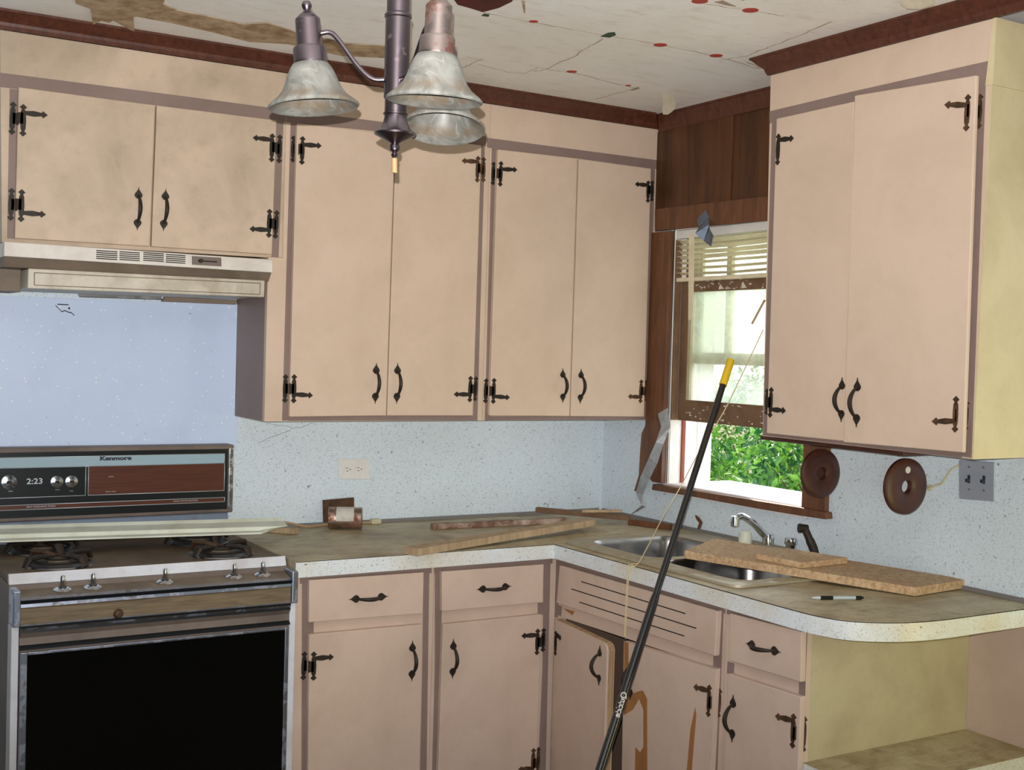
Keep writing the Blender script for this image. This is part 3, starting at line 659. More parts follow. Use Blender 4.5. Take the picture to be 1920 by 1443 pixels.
# ---------------------------------------------------------------- range
RX0, RX1, RY = -2.277, -1.5225, 0.655
rg = thing('gas_range', 'white and black gas range with a woodgrain control band, dust covered', 'range', ((RX0+RX1)/2, -0.34, 0.0))
bm = bm_new()
rect(bm, FB, RX0, 0.03, RX1, 0.895, 0.03, 0.60, 1)
rect(bm, FB, RX0, 0.03, RX0+0.018, 0.80, 0.6, RY, 0); rect(bm, FB, RX1-0.018, 0.03, RX1, 0.80, 0.6, RY, 0)
rect(bm, FB, RX0+0.05, 0.0, RX1-0.05, 0.03, 0.06, 0.58, 1)
obj('body', bm, ['enamel', 'sidegrey'], rg, bevel=0.002)
bm = bm_new(); TOPZ = 0.914
rect(bm, FB, RX0+0.002, 0.8955, RX1-0.002, TOPZ, 0.03, 0.56, 0)
obj('cooktop', bm, 'cooktop', rg, bevel=0.003, label='burnt brown cooktop')
bm = bm_new()   # raised white front lip of the cooktop
prof = [(0.5605, 0.90), (0.5605, 0.918), (0.572, 0.921), (0.588, 0.884), (0.575, 0.884)]
a = [bm.verts.new((RX0+0.004, -n, z)) for n, z in prof]; b = [bm.verts.new((RX1-0.004, -n, z)) for n, z in prof]
bm.faces.new(a); bm.faces.new(b[::-1])
for i in range(5): bm.faces.new((a[i], b[i], b[(i+1) % 5], a[(i+1) % 5]))
obj('front_lip', bm, 'enamel', rg)
# knob ledge and front control section
bm = bm_new()
def strip(n0, z0, n1, z1, mat, ua=RX0+0.020, ub=RX1-0.018):
    vs = [bm.verts.new((ua, -n0, z0)), bm.verts.new((ub, -n0, z0)), bm.verts.new((ub, -n1, z1)), bm.verts.new((ua, -n1, z1))]
    f = bm.faces.new(vs); f.material_index = mat
seq = [(0.588, 0.886, 0), (0.655, 0.874, 0), (0.664, 0.868, 1), (0.662, 0.858, 3), (0.664, 0.850, 1), (0.660, 0.846, 2), (0.660, 0.806, 2), (0.664, 0.803, 1), (0.664, 0.797, 3), (0.660, 0.790, 1), (0.662, 0.784, 3), (0.650, 0.770, 4), (0.652, 0.752, 4), (0.664, 0.742, 3)]
for (n0, z0, _), (n1, z1, mm) in zip(seq, seq[1:]): strip(n0, z0, n1, z1, mm)
strip(0.664, 0.742, 0.60, 0.742, 4); strip(0.60, 0.742, 0.588, 0.886, 4)
for u in (RX0+0.020, RX1-0.018):
    vs = [bm.verts.new((u, -n, z)) for n, z, _ in seq] + [bm.verts.new((u, -0.60, 0.742))]; f = bm.faces.new(vs); f.material_index = 4
obj('control_section', bm, ['grime', 'darkchrome', 'woodband', 'blackpanel', 'sidegrey'], rg)
bm = bm_new()
bm.free()
for u in (RX0+0.001, RX1-0.017): bm = bm_new(); rect(bm, FB, u, 0.802, u+0.018, 0.893, 0.60, 0.668); obj('end_cap', bm, 'darkchrome', rg, bevel=0.003)
bm = bm_new(); lathe(bm, [(0, 0), (0.011, 0.0), (0.013, 0.005), (0.009, 0.012), (0, 0.014)], ([(-2.017,0.8148)][0][0], -0.66, [(-2.017,0.8148)][0][1]), (0, -1, 0), 12); obj('latch_stub', bm, 'rust', rg)
for (x, y) in [(-2.15,-0.5256),(-2.074,-0.5333),(-1.886,-0.5536),(-1.694,-0.5637),(-1.612,-0.5526)]:
    bm = bm_new(); y = -0.622
    lathe(bm, [(0, 0), (0.021, 0.0), (0.023, 0.003), (0.016, 0.007), (0.011, 0.008)], (x, y, 0.8795), (0, -0.16, 1), 24)
    lathe(bm, [(0.008, 0.006), (0.0085, 0.02), (0.007, 0.026), (0.0065, 0.036), (0.003, 0.040), (0, 0.040)], (x, y, 0.8795), (0, -0.16, 1), 14)
    obj('knob_stem', bm, 'chrome', rg)
# oven door
od = bm_new(); DX0, DX1 = RX0+0.020, RX1-0.020
prism(od, FB, [(DX0, 0.09), (DX1, 0.09), (DX1, 0.740), (DX0, 0.740)], 0.601, 0.655, 0)
dr = obj('oven_door', od, 'sidegrey', rg, bevel=0.004)
bm = bm_new()
for (a_, b_, c_, e_) in ((DX0+0.001, 0.10, DX0+0.018, 0.735), (DX1-0.013, 0.10, DX1-0.001, 0.735), (DX0+0.018, 0.727, DX1-0.013, 0.735)): rect(bm, FB, a_, b_, c_, e_, 0.6552, 0.662)
obj('door_trim', bm, 'darkchrome', dr, bevel=0.002)
bm = bm_new(); rect(bm, FB, DX0+0.0185, 0.12, DX1-0.0135, 0.7265, 0.6552, 0.6585); obj('door_glass', bm, 'blackglass', dr, label='black glass front')
bm = bm_new(); rect(bm, FB, DX0, 0.032, DX1, 0.088, 0.601, 0.655); obj('drawer_front', bm, 'enamel', rg, bevel=0.003)
# backguard
bgz0, bgz1 = 0.988, 1.203
bm = bm_new(); rect(bm, FB, -2.305, bgz0-0.004, -1.519, bgz1, 0.012, 0.078, 0); prism(bm, FB, [(-2.29, 0.915), (-1.530, 0.915), (-1.530, 0.983), (-2.29, 0.983)], 0.012, 0.066, 1)
bgd = obj('backguard', bm, ['sidegrey', 'bluesteel'], rg, bevel=0.005)
bm = bm_new(); rect(bm, FB, -2.296, bgz0+0.008, -1.540, bgz1-0.013, 0.0782, 0.0800); obj('panel_face', bm, 'blackpanel', bgd)
bm = bm_new(); rect(bm, FB, -1.537, bgz0+0.006, -1.522, bgz1-0.008, 0.0782, 0.083); obj('end_trim', bm, 'chrome', bgd, bevel=0.003)
def boxed(u0, v0, u1, v1, mat, name):
    bm = bm_new(); rect(bm, FB, u0, v0, u1, v1, 0.0801, 0.0806)
    o = obj(name, bm, mat, bgd)
    bm = bm_new(); e_ = 0.0012
    P = [FB(u0, v0, .0806), FB(u1, v0, .0806), FB(u1, v1, .0806), FB(u0, v1, .0806)]
    for i in range(4): tube(bm, [P[i], P[(i+1) % 4]], e_, 6)
    obj('panel_outline', bm, 'silver', bgd); return o
K = [(-2.225,1.188),(-1.552,1.175),(-1.551,1.144),(-1.982,1.144),(-1.98,1.052),(-1.974,1.144),(-1.972,1.056),(-1.551,1.131),(-1.549,1.042),(-1.549,1.036),(-1.548,1.02),(-2.223,1.056),(-2.223,1.037)]
boxed(-2.29, K[2][1], K[1][0], K[1][1], 'bluestrip', 'name_strip')
zb_ = K[6][1]; zt_ = K[5][1]
boxed(-2.29, zb_, K[3][0], zt_, 'blackpanel', 'clock_panel')
boxed(K[5][0], zb_, K[7][0], zt_, 'woodgrain', 'woodgrain_panel')
boxed(-2.29, K[10][1], K[9][0], K[9][1]-0.002, 'woodgrain', 'caption_strip')
g = [(-1.894,1.167)][0]
text('brand_lettering', 'Kenmore', 0.0165, FB, g[0], g[1], 0.0812, 'inkdark', bgd, 1.5, 0.0009)
g = [(-2.128,1.103)][0]
text('clock_digits', '2:23', 0.0235, FB, g[0], g[1], 0.0812, 'silver', bgd, 1.15, 0.0003)
g = [(-2.109,1.041)][0]
text('caption_lettering', 'SELF CLEANING OVEN', 0.0068, FB, g[0], K[9][1]-0.0085, 0.0812, 'silver', bgd, 1.2)
g = [(-1.675,1.032)][0]
text('caption_lettering', 'SOLID STATE IGNITION', 0.0068, FB, g[0], K[9][1]-0.0085, 0.0812, 'silver', bgd, 1.1)
g = [(-1.907,1.111),(-1.907,1.065),(-2.195,1.076),(-2.063,1.076),(-2.023,1.071)]
text('small_print', 'CLEAN', 0.0042, FB, g[0][0], g[0][1], 0.0812, 'silver', bgd, 1.2)
text('small_print', 'DOOR  LOCK', 0.0042, FB, g[1][0], g[1][1], 0.0812, 'silver', bgd, 1.2)
text('small_print', 'TIMER', 0.0042, FB, g[2][0], g[2][1], 0.0812, 'silver', bgd, 1.2)
text('small_print', 'START', 0.0038, FB, g[3][0], g[3][1], 0.0812, 'silver', bgd, 1.2)
text('small_print', 'STOP', 0.0038, FB, g[4][0], g[4][1], 0.0812, 'silver', bgd, 1.2)
for (u, v_), rr in zip([(-2.199,1.103),(-2.065,1.1),(-2.023,1.1)], (0.0215, 0.018, 0.018)):
    bm = bm_new(); lathe(bm, [(0, 0.0), (rr, 0.0), (rr, 0.002), (rr*0.35, 0.004), (rr*0.34, 0.014), (rr*0.25, 0.018), (0, 0.018)], (u, -0.0808, v_), (0, -1, 0), 28)
    obj('dial', bm, 'chrome', bgd)
# burners (parts) and loose grates (things)
def grate(cx, cy, rot, label):
    t = thing('burner_grate', label, 'burner grate', (cx, cy, TOPZ+0.001), 'burner grates on the range')
    bm = bm_new(); R_ = 0.098; z = TOPZ+0.020
    def T(a, r, zz): return Vector((cx+r*math.cos(a+rot), cy+r*math.sin(a+rot), zz))
    tube(bm, [T(2*math.pi*i/24, 0.036, z) for i in range(25)], 0.0045, 6, cap=False)
    tube(bm, [T(2*math.pi*i/28, 0.074, z-0.006) for i in range(29)], 0.004, 6, cap=False)
    obj('ring', bm, 'iron', t)
    for i in range(4):
        a = i*math.pi/2; bm = bm_new()
        P = [T(a, 0.020, z+0.004), T(a, 0.060, z+0.008), T(a, R_, z+0.006), T(a, R_+0.012, TOPZ+0.006)]
        tube(bm, P, [0.007, 0.012, 0.014, 0.009], 8, flat=0.6)
        obj('prong', bm, 'rust' if i == 1 else 'iron', t)
    bm = bm_new(); lathe(bm, [(0.012, 0.003), (0.030, 0.003), (0.075, 0.0012), (0.092, 0.004), (0.094, 0.0008), (0.075, 0.0006), (0.012, 0.0006)], (cx, cy, TOPZ), seg=32); obj('drip_bowl', bm, 'steel', rg)
    bm = bm_new(); lathe(bm, [(0, 0.015), (0.024, 0.014), (0.028, 0.008), (0.024, 0.003), (0, 0.003)], (cx, cy, TOPZ), seg=20); obj('burner', bm, 'grime', rg)
grate(-2.125, -0.435, 0.5, 'black iron grate on the left front burner')
grate(-2.125, -0.200, 0.3, 'black iron grate on the left rear burner, partly under the vinyl strip')
grate(-1.672, -0.435, 0.55, 'black iron grate on the right front burner')
grate(-1.672, -0.200, 0.3, 'black iron grate on the right rear burner, partly under the vinyl strip')
# vinyl moulding lying across the grates
bm = bm_new(); A0 = Vector((-2.42, -0.10, 0.9650)); A1 = Vector((-1.415, -0.245, 0.9650)); dx = (A1-A0).normalized(); dy = Vector((dx.y, -dx.x, 0))
prof = [(0.0, 0.018), (0.02, 0.022), (0.032, 0.013), (0.085, 0.004), (0.090, 0.006), (0.094, -0.006), (0.13, -0.006), (0.132, -0.011), (0, -0.011)]
a = [bm.verts.new(A0 + dy*n + Vector((0, 0, z))) for n, z in prof]; b = [bm.verts.new(A1 - dx*(0.09 if n > 0.092 else 0) + dy*n + Vector((0, 0, z))) for n, z in prof]
bm.faces.new(a); bm.faces.new(b[::-1])
for i in range(len(prof)): bm.faces.new((a[i], b[i], b[(i+1) % len(prof)], a[(i+1) % len(prof)]))
tag(obj('vinyl_moulding', bm, 'vinyl', bevel=0.001), 'long dusty white vinyl moulding lying across the range grates', 'moulding')

# ---------------------------------------------------------------- base cabinets on the back wall
NB, NBD = 0.612, 0.631
CT = 0.872    # underside of the worktop
BX0 = -1.519; BXJ = [(-1.06,0.5558)][0][0]; BX1 = -0.6125
def base_box(bm, F, u0, u1, depth=NB-0.0195):
    rect(bm, F, u0, 0.10, u1, CT, 0.003, depth)
    rect(bm, F, u0, 0.0, u1, 0.0995, 0.003, depth-0.06)
CLIP[:] = [BX0, BXJ-0.0005]
b1 = thing('base_cabinet', 'cream base cabinet with drawer and door next to the range', 'cabinet', FB((BX0+BXJ)/2, 0, 0.3))
bm = bm_new(); base_box(bm, FB, BX0, BXJ-0.0005); obj('carcass', bm, 'cream_base', b1)
bm = bm_new(); rect(bm, FB, BX0, 0.10, BXJ-0.0005, CT, NB-0.019, NB, 0)
band(bm, FB, [(-1.496,0.8697),(-1.07,0.8689),(-1.069,0.8459),(-1.495,0.845)], NB)
band(bm, FB, [(-1.489,0.8507),(-1.465,0.8504),(-1.456,0.2406),(-1.475,0.2438)], NB)
band(bm, FB, [(-1.097,0.8511),(-1.077,0.8513),(-1.073,0.5572),(-1.067,0.1768),(-1.09,0.1805),(-1.092,0.5593)], NB)
band(bm, FB, [(-1.465,0.7311),(-1.45,0.7297),(-1.449,0.6923),(-1.464,0.6937)], NB)
obj('face_frame', bm, ['cream_base', 'taupe'], b1)
d = door(FB, [(-1.474,0.8575),(-1.105,0.8541),(-1.104,0.728),(-1.472,0.7341)], NB+0.001, NBD, 'cream_base', b1, 'drawer')
pull(FB, NBD, *[(-1.351,0.7913),(-1.222,0.7912)], d)
d = door(FB, [(-1.47,0.7),(-1.104,0.6955),(-1.1,0.1556),(-1.462,0.2168)], NB+0.001, NBD, 'cream_base', b1)
pull(FB, NBD, *[(-1.138,0.6501),(-1.137,0.5249)], d)
hinge(FB, NB, NBD, [(-1.476,0.6474),(-1.478,0.5637)], [(-1.455,0.6494),(-1.454,0.5642)], [(-1.451,0.6289),(-1.393,0.6274)], d)
CLIP[:] = [BXJ+0.0005, BX1]
b2 = thing('base_cabinet', 'cream base cabinet with drawer and door beside the inner corner', 'cabinet', FB((BXJ+BX1)/2, 0, 0.3))
bm = bm_new(); base_box(bm, FB, BXJ+0.0005, BX1-0.003); obj('carcass', bm, 'cream_base', b2)
bm = bm_new(); rect(bm, FB, BXJ+0.0005, 0.10, BX1, CT, NB-0.019, NB, 0)
band(bm, FB, [(-1.068,0.8687),(-0.6278,0.8705),(-0.627,0.8461),(-1.067,0.8457)], NB)
band(bm, FB, [(-1.058,0.8467),(-1.032,0.8482),(-1.023,0.1695),(-1.049,0.1738),(-1.049,0.5546)], NB)
band(bm, FB, [(-0.662,0.8467),(-0.6352,0.8467),(-0.6298,0.105),(-0.661,0.1101),(-0.6544,0.5108)], NB)
band(bm, FB, [(-0.6801,0.7216),(-0.6597,0.7217),(-0.6583,0.6816),(-0.6787,0.6817)], NB)
obj('face_frame', bm, ['cream_base', 'taupe'], b2)
d = door(FB, [(-1.043,0.8522),(-0.6723,0.8497),(-0.672,0.7264),(-1.039,0.7289)], NB+0.001, NBD, 'cream_base', b2, 'drawer')
pull(FB, NBD, *[(-0.9212,0.787),(-0.7926,0.789)], d)
d = door(FB, [(-1.034,0.689),(-0.6748,0.6886),(-0.6783,0.0843),(-1.038,0.145)], NB+0.001, NBD, 'cream_base', b2)
pull(FB, NBD, *[(-0.9972,0.641),(-0.997,0.5168)], d)
hinge(FB, NB, NBD, [(-0.6539,0.6382),(-0.6553,0.5601)], [(-0.6888,0.6437),(-0.6898,0.5576)], [(-0.6921,0.6234),(-0.7506,0.6256)], d)
hinge(FB, NB, NBD, [(-0.6609,0.2505),(-0.662,0.1634)], [(-0.6916,0.2571),(-0.6927,0.1707)], [(-0.6955,0.1919),(-0.748,0.1966)], d, 'rust')

# ---------------------------------------------------------------- sink base cabinet (hollow) and end cabinet on the window wall
US = [(1.44,0.7317)][0][0]
CLIP[:] = [0.6135, US-0.0005]
b3 = thing('sink_cabinet', 'cream sink cabinet with slotted false front, left door hanging open', 'cabinet', FR((0.615+US)/2, 0, 0.3))
bm = bm_new()
rect(bm, FR, 0.6135, 0.10, 0.625, CT, 0.012, NB-0.0195, 1); rect(bm, FR, US-0.016, 0.10, US-0.0005, CT, 0.012, NB-0.0195, 1)
rect(bm, FR, 0.6255, 0.10, US-0.0165, 0.115, 0.012, NB-0.0195, 1); rect(bm, FR, 0.6255, 0.1155, US-0.0165, CT, 0.003, 0.0115, 1)
rect(bm, FR, 0.6135, 0.0, US-0.0005, 0.0995, 0.003, NB-0.08, 0)
obj('carcass', bm, ['cream_base', 'inside'], b3)
O = [(0.6486,0.678),(0.9889,0.6793),(1.398,0.6918),(1.404,0.3602),(0.657,0.1167)]
bm = bm_new()
rect(bm, FR, 0.6135, 0.10, O[0][0], CT, NB-0.019, NB, 0); rect(bm, FR, O[2][0], 0.10, US-0.0005, CT, NB-0.019, NB, 0)
prism(bm, FR, [(O[0][0], O[0][1]), (O[2][0], O[2][1]), (O[2][0], CT), (O[0][0], CT)], NB-0.019, NB, 0)
rect(bm, FR, O[0][0], 0.10, O[2][0], 0.13, NB-0.019, NB, 0)
band(bm, FR, [(0.6137,0.8611),(1.433,0.8653),(1.434,0.8454),(0.615,0.8369)], NB)
band(bm, FR, [(1.393,0.8459),(1.427,0.8455),(1.423,0.3372),(1.391,0.3265)], NB)
band(bm, FR, [(0.6118,0.8381),(0.6337,0.8383),(0.6302,0.6708),(0.6145,0.671)], NB)
band(bm, FR, [(0.6122,0.7125),(0.6529,0.7135),(0.6485,0.6797),(0.6108,0.6808)], NB)
obj('face_frame', bm, ['cream_base', 'taupe'], b3)
fp = door(FR, [(0.6587,0.8489),(1.423,0.8521),(1.419,0.7289),(0.6468,0.7243)], NB+0.001, NBD, 'cream_base', b3, 'false_front')
for a_, b_ in ([(0.7844,0.8195),(1.292,0.8203)], [(0.7296,0.7866),(1.34,0.7894)], [(0.7773,0.7536),(1.29,0.7575)]):
    bm = bm_new(); prism(bm, FR, [a_, b_, (b_[0], b_[1]-0.0032), (a_[0], a_[1]-0.0032)], NBD-0.001, NBD+0.0004); obj('slot', bm, 'void', fp)
bm = bm_new(); prism(bm, FR, [(0.6609,0.7082),(0.7249,0.7105),(0.7136,0.6963)], NB, NB+0.0012); obj('chipped_patch', bm, 'tornwood', b3)
# right door of the pair with torn veneer
def ex(bm):
    for P in ([(1.016,0.6808),(1.037,0.6807),(1.041,0.5946),(1.039,0.5464),(1.065,0.5374),(1.088,0.5494),(1.113,0.5589),(1.134,0.5395),(1.146,0.3103),(1.088,0.292),(1.086,0.3857),(1.109,0.377),(1.124,0.3968),(1.118,0.5043),(1.096,0.5298),(1.068,0.4907),(1.027,0.4639)],
              [(1.346,0.5728),(1.352,0.5523),(1.34,0.3868),(1.319,0.3804),(1.329,0.5048)]):
        prism(bm, FR, P, NBD-0.0005, NBD+0.0006, 1)
    return ['tornwood']
d = door(FR, [(1.014,0.6811),(1.423,0.6953),(1.414,0.3376),(1.026,0.2081)], NB+0.001, NBD, 'cream_base', b3, 'door', ex, bevel=0)
pull(FR, NBD, *[(1.053,0.64),(1.055,0.5155)], d)
hinge(FR, NB, NBD, [(1.423,0.6415),(1.42,0.5614)], [(1.403,0.649),(1.401,0.5601)], [(1.398,0.6316),(1.338,0.6267)], d, 'rust')
# left door, open
HU = [(0.6558,0.674)][0][0]; ang = math.radians(6.5); dw = 0.348
def FD(u, v, n):   # u from the hinge outwards, n = distance in front of the closed door's back
    return Vector((-(NB+0.002) - u*math.sin(ang) - n*math.cos(ang), -HU - u*math.cos(ang) + n*math.sin(ang), v))
zt0 = [(0.6465,0.6738)][0][1]
bm = bm_new()
cp = [(0, 0.14), (dw, 0.14), (dw, zt0-0.02), (dw-0.004, zt0-0.010), (dw-0.013, zt0-0.003), (dw-0.028, zt0), (0, zt0)]
prism(bm, FD, cp, 0, 0.005, 1); prism(bm, FD, [(u_*0.994, v_) for u_, v_ in cp], 0.0055, 0.012, 1); prism(bm, FD, [(u_*0.99, v_) for u_, v_ in cp], 0.0125, 0.018, 1)
prism(bm, FD, [(0, 0.141), (dw-0.004, 0.141), (dw-0.004, zt0-0.022), (dw-0.008, zt0-0.012), (dw-0.017, zt0-0.005), (dw-0.030, zt0-0.001), (0, zt0-0.001)], 0.0185, 0.025, 0)
d = obj('door', bm, ['cream_base', 'ply'], b3, label='open door with split layered edge')
pull(FD, 0.025, (dw-0.045, zt0-0.015), (dw-0.045, zt0-0.135), d)
hinge(FD, 0.002, 0.025, None, [(0.012, zt0-0.035), (0.012, zt0-0.115)], [(0.014, zt0-0.045), (0.05, zt0-0.052)], d)

UE = 1.7335
CLIP[:] = [US+0.0005, UE]
b4 = thing('base_cabinet', 'cream base cabinet with drawer and door at the rounded counter end', 'cabinet', FR((US+UE)/2, 0, 0.3))
bm = bm_new(); base_box(bm, FR, US+0.0005, UE-0.012); obj('carcass', bm, 'cream_base', b4)
bm = bm_new(); rect(bm, FR, UE-0.0115, 0.0, UE, CT, 0.001, NB-0.0195); obj('side_panel', bm, 'yellowbase', b4, label='stained yellowed side panel')
bm = bm_new(); rect(bm, FR, US+0.0005, 0.10, UE, CT, NB-0.019, NB, 0)
band(bm, FR, [(1.435,0.8657),(1.746,0.8682),(1.746,0.8604),(1.436,0.8458)], NB)
band(bm, FR, [(1.712,0.861),(1.764,0.8668),(1.766,0.4517),(1.718,0.4356)], NB)
band(bm, FR, [(1.449,0.7209),(1.476,0.7216),(1.476,0.6888),(1.448,0.6879)], NB)
obj('face_frame', bm, ['cream_base', 'taupe'], b4)
d = door(FR, [(1.472,0.856),(1.735,0.8624),(1.737,0.7377),(1.474,0.7303)], NB+0.001, NBD, 'cream_base', b4, 'drawer')
pull(FR, NBD, *[(1.538,0.7913),(1.668,0.7957)], d)
d = door(FR, [(1.472,0.6957),(1.74,0.7027),(1.738,0.4457),(1.467,0.3553)], NB+0.001, NBD, 'cream_base', b4)
pull(FR, NBD, *[(1.498,0.6457),(1.499,0.5202)], d)
hinge(FR, NB, NBD, [(1.737,0.6534),(1.736,0.5616)], [(1.719,0.6565),(1.718,0.5685)], [(1.715,0.638),(1.655,0.6323)], d, 'rust')
# low shelf with rounded front under the counter end
bm = bm_new(); SZ = 0.535
pl = [(-0.612, -1.7345)] + [(-0.6169,-1.781)][:0] + [(-0.60, -1.80), (-0.55, -1.90)] + [(-0.2838,-1.956),(-0.1694,-1.961),(-0.0596,-1.958)] + [(-0.002, -2.08), (-0.002, -1.7345)]
pl = [(-0.61, -1.7345), (-0.612, -1.79), (-0.59, -1.86), (-0.53, -1.91), (-0.44, -1.94), (-0.30, -1.955), (-0.002, -1.957), (-0.002, -1.7345)]
prism(bm, FH, pl, SZ-0.035, SZ-0.001, 1); prism(bm, FH, pl, SZ-0.001, SZ, 0)
tag(obj('low_shelf', bm, ['counter', 'edge']), 'low brown shelf under the rounded counter end, at the lower right corner', 'shelf')

# ---------------------------------------------------------------- worktop with cut-out for the sink
HZ = 0.914; sx0, sx1, sy0, sy1 = -0.583, -0.052, -1.443, -0.629
cut = (sx0, sx1, sy0, sy1)
end = [(-0.6416,-1.725),(-0.6349,-1.793),(-0.6047,-1.863),(-0.545,-1.906),(-0.4744,-1.937),(-0.3803,-1.95),(-0.2355,-1.949),(-0.063,-1.943)]
endp = [(-0.6416, -1.71), (-0.636, -1.793), (-0.6075, -1.862), (-0.545, -1.908), (-0.4744, -1.935), (-0.3803, -1.948), (-0.2355, -1.949), (-0.002, -1.949)]
endp = [(p.x, p.y) for p in curve([(x, y, 0) for x, y in endp], 6)]
bm = bm_new()
def slab(poly): prism(bm, FH, poly, 0.8735, HZ, 0)
YF = -0.6375
slab([(-1.5195, YF), (sx0-0.054, YF), (sx0-0.054, -0.002), (-1.5195, -0.002)])
slab([(sx0-0.054, -0.002), (sx0-0.054, sy1), (-0.002, sy1), (-0.002, -0.002)])
slab([(sx1, sy1), (sx1, sy0), (-0.002, sy0), (-0.002, sy1)])
slab([(sx0-0.054, sy1), (sx0-0.056, sy0), (sx0, sy0), (sx0, sy1)])
slab([(sx0-0.056, sy0)] + endp + [(-0.002, sy0)])
top = obj('worktop', bm, 'counter')
wt = tag(top, 'L-shaped dirty tan worktop with speckled white edge and rounded end', 'worktop')
bm = bm_new()   # laminate edge band
path = [(-1.5195, YF), (-0.637, YF), (-0.639, -1.20)] + endp
def band_path(path, off, z0, z1, mat):
    n = len(path); inn = [Vector(p) for p in path]; o2 = []
    for i in range(n):
        a = inn[max(0, i-1)]; b = inn[min(n-1, i+1)]
        d1 = (inn[i]-a).normalized() if i else (b-inn[i]).normalized(); d2 = (b-inn[i]).normalized() if i < n-1 else d1
        n1 = Vector((d1.y, -d1.x)); n2 = Vector((d2.y, -d2.x)); nn = (n1+n2).normalized(); o2.append(inn[i] + nn*off/max(0.5, nn.dot(n1)))
    vs = []
    for p, q in zip(inn, o2): vs.append([bm.verts.new((p.x, p.y, z0)), bm.verts.new((q.x, q.y, z0)), bm.verts.new((q.x, q.y, z1)), bm.verts.new((p.x, p.y, z1))])
    for A_, B_ in zip(vs, vs[1:]):
        for i in range(4): f = bm.faces.new((A_[i], B_[i], B_[(i+1) % 4], A_[(i+1) % 4])); f.material_index = mat
    bm.faces.new(vs[0]); bm.faces.new(vs[-1][::-1])
path = [(-1.5195, YF), (-0.6375, YF)] + [(-0.6385, -1.2)] + endp
band_path(path, 0.0035, 0.868, HZ-0.0022, 0)
band_path(path, 0.0030, HZ-0.0021, HZ-0.0008, 1)
obj('edge_band', bm, ['edge', 'void'], wt, label='speckled white laminate edge')
bm = bm_new(); rect(bm, FB, -1.519, HZ+0.0005, -0.02, HZ+0.011, 0.001, 0.012); rect(bm, FR, 0.02, HZ+0.0005, 1.949, HZ+0.011, 0.001, 0.012)
obj('backsplash_bead', bm, 'gasket', wt)

# ---------------------------------------------------------------- sink
sk = thing('kitchen_sink', 'double bowl stainless steel sink set in the worktop under the window', 'sink', (-0.32, -1.036, 0.78))
def rrect(x0, x1, y0, y1, r, n=6):
    out = []
    for cx, cy, a0 in ((x1-r, y1-r, 0), (x0+r, y1-r, 90), (x0+r, y0+r, 180), (x1-r, y0+r, 270)):
        for i in range(n+1): a = math.radians(a0+90*i/n); out.append((cx+r*math.cos(a), cy+r*math.sin(a)))
    return out
bowls = [(-0.535, -0.175, -1.015, -0.665, 0.06), (-0.535, -0.175, -1.405, -1.055, 0.06)]
bm = bm_new()
outer = rrect(-0.597, -0.040, -1.457, -0.616, 0.04)
from mathutils.geometry import tessellate_polygon
loops = [outer] + [rrect(*b_) for b_ in bowls]
allp = [p for l_ in loops for p in l_]
tris = tessellate_polygon([[Vector((x, y, 0)) for x, y in l_] for l_ in loops])
vt = [bm.verts.new((x, y, HZ+0.0075)) for x, y in allp]
for t3 in tris:
    try: bm.faces.new([vt[i] for i in t3])
    except ValueError: pass
n0 = len(outer)
ob = [bm.verts.new((x + (0.006 if x > -0.3 else -0.006)*0.5, y, HZ+0.001)) for x, y in outer]
for i in range(n0): bm.faces.new((vt[i], vt[(i+1) % n0], ob[(i+1) % n0], ob[i])).smooth = True
obj('rim', bm, 'sinkrim', sk, label='dusty rim and tap deck')
for bi, b_ in enumerate(bowls):
    bm = bm_new(); rings = []
    for (ins, z, rr) in ((0, HZ+0.0076, 0.06), (0.003, HZ+0.003, 0.06), (0.006, HZ-0.01, 0.06), (0.012, HZ-0.12, 0.055), (0.022, HZ-0.145, 0.05), (0.045, HZ-0.155, 0.035)):
        rings.append([bm.verts.new((x, y, z)) for x, y in rrect(b_[0]+ins, b_[1]-ins, b_[2]+ins, b_[3]-ins, rr)])
    for A_, B_ in zip(rings, rings[1:]):
        for i in range(len(A_)): bm.faces.new((A_[i], A_[(i+1) % len(A_)], B_[(i+1) % len(A_)], B_[i])).smooth = True
    bm.faces.new(rings[-1]); obj('bowl', bm, 'steel', sk)
    bm = bm_new(); lathe(bm, [(0, 0.0012), (0.02, 0.0012), (0.024, 0.003), (0.036, 0.003), (0.04, 0.001)], ((b_[0]+b_[1])/2, (b_[2]+b_[3])/2, HZ-0.155), seg=24); obj('drain', bm, 'chrome', sk)
# tap
DZ = HZ+0.0078
fb = [(-0.0574,-1.013)][0]; fbx, fby = -0.105, fb[1]+0.0
fbx, fby = [(-0.0376,-0.9909)][0]
fbx = fbx-0.045; fby = fby-0.035*0
tp = thing('sink_tap', 'chrome swivel tap with clear ribbed handle at the back of the sink', 'tap', (-0.105, -1.036, DZ))
bx, by = [(-0.0471,-0.9915)][0]
bm = bm_new(); prism(bm, FH, rrect(bx-0.022, bx+0.022, by-0.075, by+0.105, 0.02), DZ, DZ+0.010); obj('base_plate', bm, 'sinkrim', tp, bevel=0.003)
bm = bm_new(); lathe(bm, [(0.019, 0), (0.019, 0.03), (0.017, 0.034), (0, 0.035)], (bx, by, DZ+0.0102), seg=24); obj('hub', bm, 'chrome', tp)
def ptd(dist_x, px): return px
se = [(-0.1877,-0.9866,1.021),(-0.1917,-0.9872,0.9978),(-0.1629,-1.008,1.025),(-0.1344,-1.043,0.979)]
B0 = Vector((bx, by, DZ+0.028)); E0 = Vector(se[0]); 
pts = curve([B0, B0.lerp(E0, 0.45)+Vector((0, 0, 0.020)), B0.lerp(E0, 0.78)+Vector((0, 0, 0.022)), E0 + Vector((0, 0, 0.0))], 7)
bm = bm_new(); tube(bm, pts, [0.0125-0.003*i/len(pts) for i in range(len(pts))], 14)
